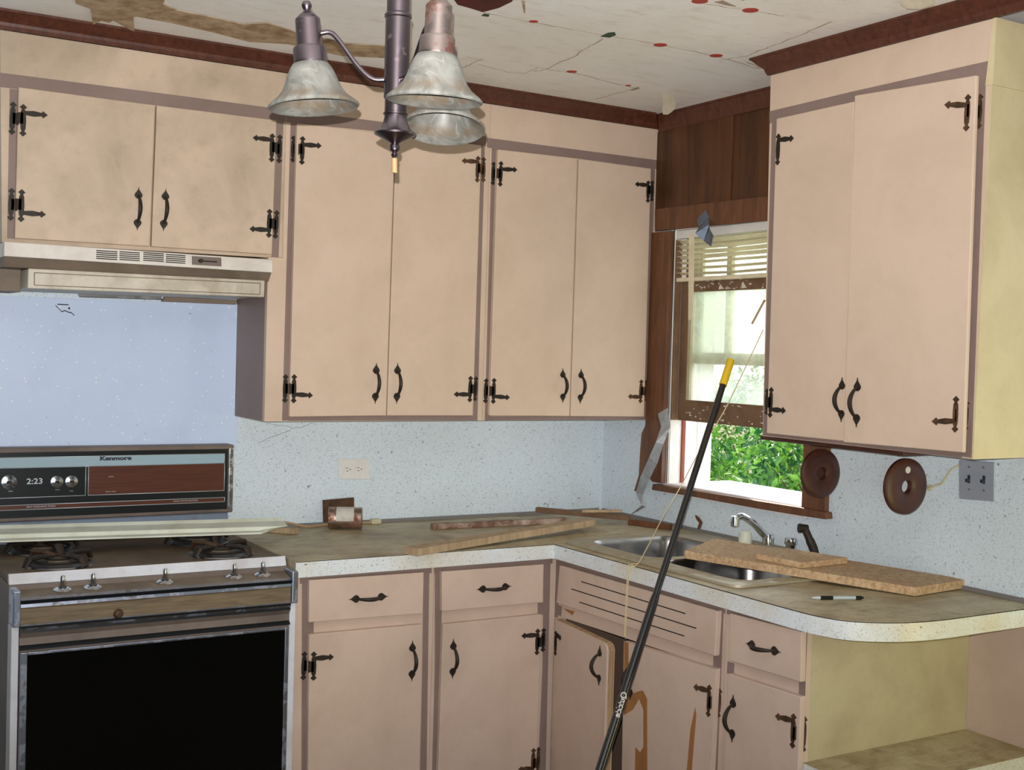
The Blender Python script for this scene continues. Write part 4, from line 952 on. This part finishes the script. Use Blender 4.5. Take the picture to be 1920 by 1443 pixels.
lathe(bm, [(0.0, 0.010), (0.012, 0.008), (0.0135, 0.0), (0.0135, -0.022), (0.011, -0.024), (0, -0.024)], E0, seg=18)
obj('spout', bm, 'chrome', tp)
hx, hy = [(-0.1003,-0.9411)][0]
bm = bm_new(); lathe(bm, [(0.010, 0), (0.011, 0.006), (0.021, 0.009), (0.0225, 0.03), (0.019, 0.044), (0.010, 0.050), (0, 0.050)], (hx, hy, DZ+0.0002), seg=20); obj('handle', bm, 'vinyl', tp, label='dull ribbed plastic handle')
kx, ky = [(-0.0345,-1.081)][0]
bm = bm_new(); lathe(bm, [(0.016, 0), (0.018, 0.004), (0.0165, 0.020), (0.020, 0.024), (0.020, 0.040), (0.017, 0.044), (0, 0.044)], (kx, ky, DZ+0.0002), seg=8); obj('handle', bm, 'chrome', tp, label='chrome faceted handle')
sxp = [(0.004,-1.14)][0]
bm = bm_new(); P0 = Vector((sxp[0], sxp[1], DZ)); tips = [(-0.0251,-1.149,0.9832),(-0.0325,-1.137,1.007)]
P0 = Vector([(-0.0397,-1.186,0.9413)][0]); P0.z = DZ+0.001
T1 = P0 + Vector((-0.012, 0.010, 0.055)); T2 = P0 + Vector((-0.020, 0.022, 0.085)); T3 = P0 + Vector((-0.038, 0.030, 0.086))
tube(bm, curve([P0, P0+Vector((0, 0, 0.02)), T1, T2], 5), [0.016]*4+[0.014]*6+[0.012]*6, 12)
tube(bm, [T2+Vector((0.008, -0.004, 0.0)), T3], [0.012, 0.015], 12)
tag(obj('side_sprayer', bm, 'iron'), 'dark grey pull-out sprayer standing at the back right of the sink', 'sprayer')

# ---------------------------------------------------------------- things lying on the worktop
def boardq(name, quad, z0, z1, mat, label, cat, par=None, tilt=None, bevel=0.001):
    bm = bm_new(); a = []; b = []
    zz0 = z0 if isinstance(z0, (list, tuple)) else [z0]*4; th = z1
    a = [bm.verts.new((q[0], q[1], z)) for q, z in zip(quad, zz0)]; b = [bm.verts.new((q[0], q[1], z+th)) for q, z in zip(quad, zz0)]
    bm.faces.new(a); bm.faces.new(b[::-1])
    for i in range(4): bm.faces.new((a[i], b[i], b[(i+1) % 4], a[(i+1) % 4]))
    return tag(obj(name, bm, mat, bevel=bevel), label, cat)
BT = 0.023; zr = HZ+0.0085
bq = [[(-0.4857,-1.103)][0], [(-0.2498,-0.9649)][0], [(0.0173,-1.709)][0], [(-0.2206,-1.73)][0]]
boardq('particle_board', bq, [HZ+0.0012+0.026*(q_[1]+1.77) for q_ in bq], BT, 'board', 'long particle board plank lying across the sink onto the worktop', 'board')
bq2 = [(-0.3672,-1.28),(-0.3384,-1.434),(-0.1486,-1.425),(-0.2123,-1.249)]
boardq('particle_board', bq2, [HZ+0.0012+0.026*(q_[1]+1.77)+BT+0.0008 for q_ in bq2], 0.017, 'board', 'short particle board offcut on top of the long plank', 'board')
# pen
pa, pb = [(-0.5111,-1.647),(-0.3826,-1.702)]; pa = Vector((*pa, HZ+0.006)); pb = Vector((*pb, HZ+0.006))
pn = thing('ballpoint_pen', 'black and silver ballpoint pen on the worktop in front of the plank', 'pen', (pa+pb)/2 - Vector((0, 0, 0.0055)))
bm = bm_new(); tube(bm, [pa, pa.lerp(pb, 0.06), pa.lerp(pb, 0.16)], [0.001, 0.0032, 0.0048], 10); obj('tip', bm, 'silver', pn)
bm = bm_new(); tube(bm, [pa.lerp(pb, 0.16), pa.lerp(pb, 0.4)], 0.0054, 10); obj('grip', bm, 'polyblack', pn)
bm = bm_new(); tube(bm, [pa.lerp(pb, 0.4), pa.lerp(pb, 0.86)], 0.0050, 10); obj('barrel', bm, 'silver', pn)
bm = bm_new(); tube(bm, [pa.lerp(pb, 0.84), pa.lerp(pb, 0.96)], 0.0052, 10); tube(bm, [pa.lerp(pb, 0.95), pb], 0.0025, 8); rect(bm, FH, 0, 0, 0.0001, 0.0001, HZ+0.006, HZ+0.0061); obj('cap', bm, 'polyblack', pn)
# wood strips
def stick(label, p, q, wd, th, z, mat, name='wood_strip', cat='wood strip', zq=None):
    p = Vector(p[:2]); q = Vector(q[:2]); d = (q-p).normalized(); s = Vector((-d.y, d.x))*wd/2
    zz = [z, z, zq if zq else z, zq if zq else z]
    return boardq(name, [p-s, p+s, q+s, q-s], zz, th, mat, label, cat)
s1 = [(-1.168,-0.6621),(-0.3528,-0.4232)]
stick('long pale wood batten lying diagonally at the worktop front near the inner corner', s1[0], s1[1], 0.055, 0.022, HZ+0.001, 'rawwood', zq=HZ+0.018)
s2 = [(-0.8633,-0.2151),(-0.3303,-0.239)]
stick('reddish wood strip with peeling paint lying beside the back wall', s2[0], s2[1], 0.030, 0.018, HZ+0.001, 'oldpaint')
s3 = [(-0.3499,-0.0738),(-0.1515,-0.3861)]
stick('rough brown wood strip leaning up in the corner of the worktop', s3[0], s3[1], 0.022, 0.018, HZ+0.0195, 'sash', zq=HZ+0.0195)
s4 = [(-0.1326,-0.3613),(-0.0717,-0.525)]
stick('brown wood offcut along the wall left of the sink', s4[0], s4[1], 0.022, 0.020, HZ+0.001, 'casing')
s5 = [(-0.2783,-0.2657),(-0.1353,-0.3162)]
stick('short split pale wood sliver on the pile of strips in the corner', s5[0], s5[1], 0.014, 0.010, HZ+0.039, 'rawwood')
s6 = [(-1.395,-0.0838),(-1.331,-0.1576)]
stick('short wood block between the vinyl moulding and the can', s6[0], s6[1], 0.028, 0.018, HZ+0.001, 'rawwood', 'wood_block', 'wood block')
# tin can on its side
cz = HZ+0.0385
cn = thing('tin_can', 'rusty tin can with torn label lying on its side by the back wall', 'can', (-1.115, -0.10, HZ+0.001))
ca, cb_ = Vector((-1.190, -0.085, cz)), Vector((-1.088, -0.135, cz)); ax = (cb_-ca).normalized(); Lc = (cb_-ca).length
pr = [(0, 0), (0.034, 0), (0.037, 0.002), (0.0365, 0.006)] + [(0.0352+0.0006*(i % 2), 0.012+i*0.004) for i in range(int((Lc-0.024)/0.004))] + [(0.0365, Lc-0.006), (0.037, Lc-0.002), (0.034, Lc), (0, Lc)]
bm = bm_new(); lathe(bm, pr, ca, ax, 32); obj('can_body', bm, 'canrust', cn)
bm = bm_new(); sv = ax.cross(Vector((0, 0, 1))).normalized(); 
gr = []
for i in range(7):
    a = math.radians(-10 + 17*i); row = []
    for j in range(5):
        c = ca + ax*(Lc*(0.24+0.13*j)) ; row.append(bm.verts.new(c + (sv*math.cos(a) + Vector((0, 0, 1))*math.sin(a))*0.0368))
    gr.append(row)
for A_, B_ in zip(gr, gr[1:]):
    for i in range(4): bm.faces.new((A_[i], A_[i+1], B_[i+1], B_[i]))
obj('label', bm, 'canlabel', cn, solid=0.0006)
q = [(-1.183,1.003),(-1.067,1.008),(-1.063,0.9299),(-1.179,0.9263)]
bm = bm_new(); prism(bm, FB, [(q[0][0], q[0][1]), (q[1][0], q[1][1]), (q[2][0], HZ+0.012), (q[3][0], HZ+0.012)], 0.0125, 0.016)
tag(obj('metal_plate', bm, 'rust'), 'small rusty brown plate standing against the wall behind the can', 'plate')
# tan wire along the wall
wp = [Vector((*p, z)) for p, z in zip([(-1.388,0.0611),(-1.305,0.1438),(-1.268,0.0602),(-1.261,-0.1173)], (0.918, 0.936, 0.934, 0.919))] + [Vector((-1.18, -0.045, 0.9200)), Vector((-1.05, -0.03, 0.9200)), Vector((-0.99, -0.035, 0.9200))]
wp = [Vector((-1.455, -0.05, 0.918)), Vector((-1.41, -0.045, 0.940)), Vector((-1.33, -0.045, 0.938)), Vector((-1.25, -0.05, 0.920)), Vector((-1.18, -0.030, 0.9200)), Vector((-1.05, -0.030, 0.9200)), Vector((-1.01, -0.035, 0.9205))]
wr = thing('lamp_cord', 'tan electric cord with a plug, lying along the wall behind the can', 'cord', (-1.2, -0.05, HZ+0.001))
bm = bm_new(); tube(bm, curve(wp, 6), 0.0035, 8); obj('cord', bm, 'wire', wr)
bm = bm_new(); rect(bm, FH, -1.012, -0.05, -0.975, -0.024, HZ+0.001, HZ+0.019); obj('plug', bm, 'sashwhite', wr, bevel=0.004)
# outlet and switches
q = [(-1.125,1.142),(-1.01,1.14),(-1.006,1.068),(-1.121,1.072)]
ot = thing('wall_outlet', 'white horizontal double outlet on the back wall above the can', 'outlet', FB((q[0][0]+q[1][0])/2, q[2][1], 0.004))
bm = bm_new(); prism(bm, FB, q, 0.001, 0.006); obj('cover_plate', bm, 'white', ot, bevel=0.002)
cv = (q[0][1]+q[2][1])/2; cu = (q[0][0]+q[1][0])/2
for s_ in (-1, 1):
    u = cu + s_*0.021; bm = bm_new(); prism(bm, FB, rrect(u-0.015, u+0.015, cv-0.014, cv+0.014, 0.006), 0.0061, 0.008); so = obj('socket', bm, 'white', ot)
    bm = bm_new()
    rect(bm, FB, u-0.008, cv+0.004, u+0.000, cv+0.006, 0.0078, 0.0085); rect(bm, FB, u-0.007, cv-0.006, u+0.001, cv-0.004, 0.0078, 0.0085); tube(bm, [FB(u+0.008, cv, 0.0078), FB(u+0.008, cv, 0.0086)], 0.0022, 10)
    obj('slots', bm, 'inkdark', so)
q = [(1.681,1.267),(1.797,1.271),(1.801,1.166),(1.687,1.16)]
sw = thing('switch_plate', 'grey metal double switch plate under the window wall cabinet', 'light switch', FR(1.74, q[2][1], 0.005))
bm = bm_new(); prism(bm, FR, q, 0.001, 0.007); obj('cover_plate', bm, 'switchplate', sw, bevel=0.003)
for (u, v_) in [(1.718,1.218),(1.766,1.221)]:
    bm = bm_new(); rect(bm, FR, u-0.004, v_-0.011, u+0.004, v_+0.011, 0.0071, 0.0085); prism(bm, FR, [(u-0.003, v_-0.008), (u+0.003, v_-0.008), (u+0.003, v_+0.001), (u-0.003, v_+0.001)], 0.0086, 0.019); obj('toggle', bm, 'inkdark', sw)
for (u, v_) in [(1.717,1.251),(1.763,1.254),(1.72,1.19),(1.767,1.192)]: bm = bm_new(); tube(bm, [FR(u, v_, 0.007), FR(u, v_, 0.0085)], 0.0033, 10); obj('screw', bm, 'sidegrey', sw)
wpts = [FR(u, v_, n) for (u, v_), n in zip([(1.581,1.181),(1.594,1.182),(1.621,1.193),(1.635,1.2),(1.647,1.219),(1.664,1.24),(1.684,1.252)], (0.006, 0.012, 0.01, 0.012, 0.01, 0.012, 0.008))]
bm = bm_new(); tube(bm, curve(wpts, 4), 0.0028, 7); lathe(bm, [(0, 0), (0.009, 0.001), (0.009, 0.008), (0, 0.01)], FR(*[(1.587,1.18)][0], 0.001), (-1, 0, 0), 12)
tag(obj('stub_wire', bm, 'sashwhite'), 'thin pale wire on the wall between the brown disc and the switch plate', 'wire')
# paper towel holder: bar and two discs under the cabinet
ph = thing('paper_towel_holder', 'dark brown wooden paper towel holder with two discs under the cabinet', 'paper towel holder', FR(1.45, 1.12, 0.15))
bm = bm_new(); prism(bm, FR, [(1.155, 1.298), (1.70, 1.2965), (1.70, 1.284), (1.155, 1.286)], 0.09, 0.25); obj('bar', bm, 'brownwheel', ph, bevel=0.003)
for k_, (cpx, cpy, rot, hole) in enumerate(((1.3047, 1.1975, 0.40, False), (1.6190, 1.1935, -0.05, True))):
    bm = bm_new(); c = FR(cpx, cpy, 0.155); axd = Vector((-0.06, -1, 0)).normalized()
    R_ = 0.072 if k_ == 0 else 0.0765; hr = 0.0185
    pr = [(hr, 0.0), (R_-0.006, 0.0), (R_, 0.004), (R_, 0.014), (R_-0.006, 0.018), (R_*0.62, 0.018), (hr+0.004, 0.018), (hr, 0.015), (hr, 0.0)]
    lathe(bm, pr, c, axd, 48)
    if not hole: lathe(bm, [(hr+0.001, 0.004), (hr+0.0005, 0.006), (0, 0.006)], c, axd, 24)
    o = obj('disc', bm, 'brownwheel', ph)
    if hole: bm = bm_new(); lathe(bm, [(0, 0.0186), (0.009, 0.0186), (0.0095, 0.018)], c + Vector((0, 0.0, 0.045)), axd, 16); obj('sticker', bm, 'canlabel', o)
# ---------------------------------------------------------------- hanging tape, torn strips, cord
def ribbon(F, pts, wd, name, mat, label, cat, thick=0.0006, wdv=None):
    """pts: (u, v, n, twist degrees)"""
    bm = bm_new(); rows = []
    P = [F(u, v, n) for u, v, n, _ in pts]
    for i, (p, (_, _, _, tw)) in enumerate(zip(P, pts)):
        t = (P[min(i+1, len(P)-1)]-P[max(0, i-1)]).normalized(); nn = F(0, 0, 1)-F(0, 0, 0); s = t.cross(nn).normalized(); a = math.radians(tw)
        s = s*math.cos(a) + nn*math.sin(a); w_ = wdv[i] if wdv else wd
        rows.append((bm.verts.new(p-s*w_/2), bm.verts.new(p+s*w_/2)))
    for A_, B_ in zip(rows, rows[1:]): bm.faces.new((A_[0], A_[1], B_[1], B_[0]))
    return tag(obj(name, bm, mat, solid=thick), label, cat)
T_ = [(0.5798,2.028),(0.6167,1.973),(0.6553,1.93)]
ribbon(FR, [(*T_[0], 0.0255, 0), (*lerp(T_[0], T_[1], .5), 0.027, 5), (*T_[1], 0.050, 30), (*lerp(T_[1], T_[2], .5), 0.045, -10), (*T_[2], 0.036, -25)], 0.056, 'duct_tape', 'ducttop', 'grey duct tape strip curling off the header over the blind', 'tape')
T_ = [(0.3972,1.33),(0.4218,1.273),(0.4125,1.214),(0.3846,1.149),(0.3316,1.07),(0.302,1.017),(0.3237,0.9736),(0.2309,0.9279)]
ribbon(FR, [(*T_[0], 0.0232, 0), (*T_[1], 0.027, 20), (*T_[2], 0.045, 50), (*T_[3], 0.05, 20), (*T_[4], 0.05, 0), (*T_[5], 0.045, 10), (*T_[6], 0.04, 60), (*T_[7], 0.03, 10)], 0.05, 'duct_tape', 'duct', 'long grey duct tape strip hanging crumpled from the window casing to the worktop', 'tape', wdv=[0.06, 0.04, 0.028, 0.040, 0.046, 0.036, 0.016, 0.002])
bm = bm_new()
prism(bm, FR, [(0.3074,1.289),(0.3804,1.294),(0.3971,1.213),(0.3753,1.149),(0.3296,1.109),(0.2903,1.055),(0.2659,1.021),(0.2461,1.02),(0.2725,1.083),(0.2749,1.163),(0.2808,1.24),(0.299,1.265)], 0.0225, 0.028)
tag(obj('torn_panel_strip', bm, 'casing'), 'torn brown panelling strip hanging beside the lower left window casing', 'wood strip')
# peeling tape on the ceiling
bm = bm_new(); pl = [(-2.113,-0.5812),(-2.075,-0.5004),(-2.043,-0.5121),(-2.003,-0.4915),(-1.937,-0.4563),(-1.843,-0.4605),(-1.701,-0.4482),(-1.627,-0.4614),(-1.625,-0.5918),(-1.542,-0.5707),(-1.441,-0.5296),(-1.309,-0.5773),(-1.258,-0.5934),(-1.213,-0.4986),(-1.323,-0.4126),(-1.494,-0.4105),(-1.585,-0.3873),(-1.657,-0.4084),(-1.755,-0.4214),(-1.838,-0.4434),(-1.941,-0.4535),(-1.931,-0.3438),(-1.997,-0.4042),(-2.002,-0.3591),(-2.053,-0.467),(-2.05,-0.3368),(-2.093,-0.4995)]
pl = [(-1.958,-0.6708),(-1.886,-0.6146),(-1.781,-0.6041),(-1.692,-0.5847),(-1.644,-0.6422),(-1.53,-0.5895),(-1.388,-0.5646),(-1.267,-0.6123),(-1.205,-0.4816),(-1.326,-0.4204),(-1.51,-0.4547),(-1.609,-0.4096),(-1.732,-0.4484),(-1.862,-0.4758),(-1.958,-0.4826)]
prism(bm, FH, pl, CZ-0.0035, CZ-0.0018)
prism(bm, FH, [(-2.139,-0.5814),(-1.945,-0.7271),(-1.934,-0.6589),(-1.967,-0.489),(-1.926,-0.3357),(-2.005,-0.4206),(-2.008,-0.3912),(-2.032,-0.4001),(-2.041,-0.3387),(-2.083,-0.5036),(-2.127,-0.5317)], CZ-0.009, CZ-0.0045)
tag(obj('peeling_joint_tape', bm, 'jtape'), 'torn brown paper tape peeling from the ceiling above the short cabinet', 'tape')
def curl(px, label, w_, L_):
    bm = bm_new(); x, y = px; rows = []
    for i in range(9):
        t = i/8; off = Vector((x, y, CZ-0.001)) + Vector((-0.02*t, -0.02*t, -L_*t + 0.004)) + Vector((0.01, -0.006, 0))*math.sin(t*3)
        ww = w_*(1.0 if t < 0.8 else (1.15-t)*2.6)
        rows.append((bm.verts.new(off + Vector((-0.8, 0.5, 0))*ww/2), bm.verts.new(off + Vector((0.8, -0.5, 0))*ww/2)))
    for A_, B_ in zip(rows, rows[1:]): bm.faces.new((A_[0], A_[1], B_[1], B_[0]))
    return tag(obj('hanging_tape', bm, 'greytape', solid=0.0008), label, 'tape')
curl([(-0.2056,-0.593)][0], 'curl of tan paper tape hanging from the ceiling in the corner over the window', 0.045, 0.075)
curl([(-0.4653,-1.862)][0], 'curl of tan paper tape at the top edge over the right cabinet moulding', 0.085, 0.05)
bm = bm_new(); prism(bm, FR, [(0.5762,0.9715),(0.5938,0.9663),(0.6148,0.9502),(0.5991,0.9198),(0.5876,0.9182),(0.6006,0.9464),(0.5826,0.9591)], 0.002, 0.007)
tag(obj('peeled_laminate_curl', bm, 'casing'), 'small brown peeled curl on the wall behind the pole, left of the tap', 'peeled strip')
# blind cord
C1 = FR(*[(0.9055,1.625)][0], 0.02); C2 = FR(*[(0.7389,1.349)][0], 0.03); C3 = FR(*[(0.5325,1.068)][0], 0.040)
e1 = Vector((*[(-0.6337,-1.037)][0], HZ+0.004)); cx_ = [(-0.6377,-1.043)][0]
C4 = Vector((-0.6445, e1.y, HZ+0.002)); yy = -([(1.053,0.9118)][0][0])
C4 = Vector((-0.6445, yy, HZ+0.003)); 
bm = bm_new()
tube(bm, curve([C1, C1.lerp(C2, .5)+Vector((-0.01, 0, -0.02)), C2, C2.lerp(C3, .5)+Vector((-0.02, 0, -0.02)), C3, C3.lerp(C4, .4)+Vector((0, 0, -0.01)), C4+Vector((0.03, 0, 0.004)), C4+Vector((-0.004, 0, 0)), C4+Vector((-0.006, 0.004, -0.02)), C4+Vector((-0.007, 0.008, -0.12)), C4+Vector((-0.005, 0.012, -0.215))], 6), 0.0018, 7)
tube(bm, curve([C4+Vector((0.02, -0.006, 0.003)), C4+Vector((-0.006, -0.006, -0.01)), C4+Vector((-0.008, 0.0, -0.12)), C4+Vector((-0.005, 0.006, -0.22))], 5), 0.0012, 6)
tag(obj('blind_cord', bm, 'cordm'), 'pale cotton cord trailing from the blind over the sill, sink and worktop edge', 'cord')
# ---------------------------------------------------------------- extension pole
T = Vector((-0.3, -1.071, 1.518)); Bt = Vector((-1.206, -1.455, 0.0)); dd = (Bt-T).normalized()
dd_off = Vector((-0.006, -0.006, 0.006)); T += dd_off; Bt = T + dd*((T.z-0.012)/-dd.z)
po = thing('extension_pole', 'black extension pole with yellow tip leaning against the worktop edge', 'pole', (Bt.x, Bt.y, 0))
bm = bm_new(); tube(bm, [T+dd*0.090, T+dd*0.78], 0.0098, 20); tube(bm, [T+dd*0.78, T+dd*0.80, T+dd*0.83, Bt], [0.0098, 0.0122, 0.0126, 0.0126], 20); obj('shaft', bm, 'polyblack', po)
bm = bm_new(); lathe(bm, [(0, 0.0), (0.0105, 0.001), (0.0118, 0.005), (0.0118, 0.09), (0.0122, 0.0925), (0.0098, 0.0925)], T, dd, 24); obj('tip', bm, 'yellowtip', po)
# brand lettering wrapped on the pole
def FP(base, up_, R_):
    side = up_.cross((CAM-base).normalized()).normalized(); fr_ = side.cross(up_).normalized()
    if fr_.dot(CAM-base) < 0: fr_ = -fr_; side = -side
    return lambda u, v, n: base + up_*u + (fr_*math.cos(v/R_) + side*(-1)*math.sin(v/R_)*-1)*(R_+n)
qd = [(-0.8322,-1.341,0.5758)][0]; s_ = min(range(400, 1700), key=lambda i: ((T+dd*i/1000)-Vector(qd)).length)/1000
tlen = (Bt-T).length
# find the point on the pole seen at the label's height
def px_of(p):
    v_ = p-CAM; return 960+F_PX*v_.dot(r2)/v_.dot(fw), 721.5-F_PX*v_.dot(u2)/v_.dot(fw)
s_ = min((i/1000 for i in range(300, int(tlen*1000))), key=lambda s: abs(px_of(T+dd*s)[1]-1322))
fpo = FP(T+dd*s_, dd, 0.0128)
side_t = text('brand_label', 'Quickie', 0.022, lambda u, v, n: fpo(u, v, n), 0, 0, 0.0003, 'flake', po, 1.0, 0.0005)

# ---------------------------------------------------------------- chandelier
CX, CY = -1.918, -2.054
def zc(dist, px, py): return None
Zc = lambda y, d=2.07: 1.527 + (645-y)/F_PX*d*0.98
ch = thing('chandelier', 'brushed nickel three light chandelier with marbled glass bell shades', 'chandelier', (CX, CY, Zc(300)))
bm = bm_new()
R0 = 0.0205
prof = [(0.0, Zc(290)), (0.0035, Zc(290)), (0.006, Zc(285)), (0.0035, Zc(280)), (0.008, Zc(276)), (0.0085, Zc(268)), (0.006, Zc(264)), (0.012, Zc(260)), (0.034, Zc(248)), (0.035, Zc(245)), (0.026, Zc(238)), (0.0205, Zc(226)), (0.0185, Zc(216)), (0.0185, Zc(212)), (0.0205, Zc(211)), (0.0205, Zc(208)), (0.0185, Zc(207)), (0.0185, Zc(182)), (0.0205, Zc(180)), (0.0205, Zc(174)), (R0, Zc(172)), (R0, Zc(34)), (0.0225, Zc(32)), (0.0225, Zc(27)), (0.0190, Zc(24)), (0.0190, CZ-0.03), (0.06, CZ-0.028), (0.062, CZ-0.001), (0.0, CZ-0.001)]
lathe(bm, prof, (CX, CY, 0), seg=40); obj('column', bm, 'nickel', ch)
bm = bm_new(); tube(bm, [(CX, CY, Zc(291)), (CX+0.001, CY, Zc(316))], 0.0048, 10); tube(bm, [(CX+0.001, CY, Zc(316)), (CX+0.001, CY, Zc(318))], 0.0052, 10); obj('pull_tube', bm, 'wire', ch)
RV = Vector((math.cos(YAW), -math.sin(YAW), 0)); FV = Vector((math.sin(YAW), math.cos(YAW), 0))
lamps = [(-0.135, -0.005, 0.0, 'nickel'), (0.073, -0.135, 0.0, 'nickelrust'), (0.071, 0.125, 0.0, 'nickel')]
for ix, (lu, lf, dz, mt) in enumerate(lamps):
    C0 = Vector((CX, CY, 0)); out = RV*lu + FV*lf; o_ = out.normalized(); base = C0 + out
    zm = (1.924, 1.913, 1.918)[ix]
    ax = (Vector((0, 0, 1)) + (o_*0.095, o_*0.06, FV*0.22)[ix]).normalized()          # the lamps sag outwards at the top
    O = base + Vector((0, 0, zm))
    bm = bm_new()   # shade: thin bell, open below
    ext = [(0.0265, 0.070), (0.0300, 0.068), (0.0350, 0.061), (0.0400, 0.050), (0.0445, 0.037), (0.0500, 0.025), (0.0580, 0.015), (0.0690, 0.0065), (0.0745, 0.0015), (0.0750, -0.001)]
    inn = [(0.0735, -0.003), (0.0700, -0.002), (0.0560, 0.010), (0.0480, 0.022), (0.0420, 0.036), (0.0375, 0.049), (0.0320, 0.060), (0.0265, 0.066)]
    lathe(bm, ext + inn, O, ax, 56); obj('shade', bm, 'shade', ch, label='marbled glass bell shade')
    bm = bm_new()
    s0 = 0.068
    lathe(bm, [(0.0, s0), (0.0280, s0), (0.0285, s0+0.003), (0.0275, s0+0.006), (0.0275, s0+0.025), (0.0260, s0+0.028), (0.0215, s0+0.029), (0.0210, s0+0.031), (0.0205, s0+0.072), (0.0200, s0+0.075), (0.0120, s0+0.083), (0.0090, s0+0.084), (0.0065, s0+0.087), (0.0055, s0+0.089), (0.0080, s0+0.094), (0.0085, s0+0.098), (0.0060, s0+0.103), (0, s0+0.105)], O, ax, 32)
    obj('socket_cup', bm, mt, ch)
    E_ = O + ax*(s0+0.052) - o_*0.019; St = C0 + o_*0.018 + Vector((0, 0, Zc(147)))
    mid = [St, St + o_*0.022 + Vector((0, 0, 0.001)), St.lerp(E_, 0.42) + Vector((0, 0, -0.010)), St.lerp(E_, 0.72) + Vector((0, 0, 0.010)), E_ - o_*0.016 + Vector((0, 0, 0.002)), E_]
    bm = bm_new(); tube(bm, curve(mid, 8), 0.0042, 12); obj('arm', bm, 'nickel', ch)

# ---------------------------------------------------------------- outside
bm = bm_new(); rect(bm, FH, 0.4, -12, 26, 26, -0.6, -0.5); struct(obj('ground', bm, 'soil'))
def shrub(cx, cy, rx, ry, z0, z1, n, label):
    t = thing('shrub', label, 'shrub', (cx, cy, -0.5), 'shrubs outside the window')
    bm = bm_new()
    for i in range(n):
        a = random.uniform(0, 2*math.pi); e_ = math.acos(random.uniform(-0.6, 1)); rr = random.uniform(0.72, 1.0)*(1+0.12*math.sin(5*a)+0.1*math.sin(7*e_+a))
        p = Vector((cx+rx*rr*math.sin(e_)*math.cos(a), cy+ry*rr*math.sin(e_)*math.sin(a), (z0+z1)/2+(z1-z0)/2*rr*math.cos(e_)))
        q = Euler((random.uniform(-1.1, 1.1), random.uniform(-1.1, 1.1), random.uniform(0, 6.3))).to_matrix()
        l_ = random.uniform(0.05, 0.10); w_ = l_*0.36
        vs = [(0, 0, 0), (l_*0.35, w_*0.55, 0.006), (l_, 0, -0.012), (l_*0.35, -w_*0.55, 0.006), (l_*0.5, 0, -0.004)]
        V = [bm.verts.new(p + q @ Vector(v_)) for v_ in vs]
        bm.faces.new((V[0], V[1], V[4])); bm.faces.new((V[1], V[2], V[4])); bm.faces.new((V[2], V[3], V[4])); bm.faces.new((V[3], V[0], V[4]))
    obj('foliage', bm, 'leaf', t)
    bm = bm_new()
    for i in range(7):
        a = i*0.9; tube(bm, [(cx, cy, -0.5), (cx+rx*0.3*math.cos(a), cy+ry*0.3*math.sin(a), (z0+z1)/2), (cx+rx*0.7*math.cos(a), cy+ry*0.7*math.sin(a), z0+(z1-z0)*0.75)], [0.02, 0.012, 0.004], 6)
    obj('stems', bm, 'bark', t)
shrub(2.2, 2.75, 0.80, 0.80, -0.4, 1.30, 8000, 'leafy green shrub just outside the window, left in the gap')
shrub(2.6, 1.0, 0.85, 0.80, -0.4, 1.38, 8000, 'leafy green shrub just outside the window, right in the gap')
shrub(4.6, 4.0, 1.3, 1.3, -0.4, 1.45, 9000, 'green shrub further back outside the window')
bpy.context.view_layer.update()
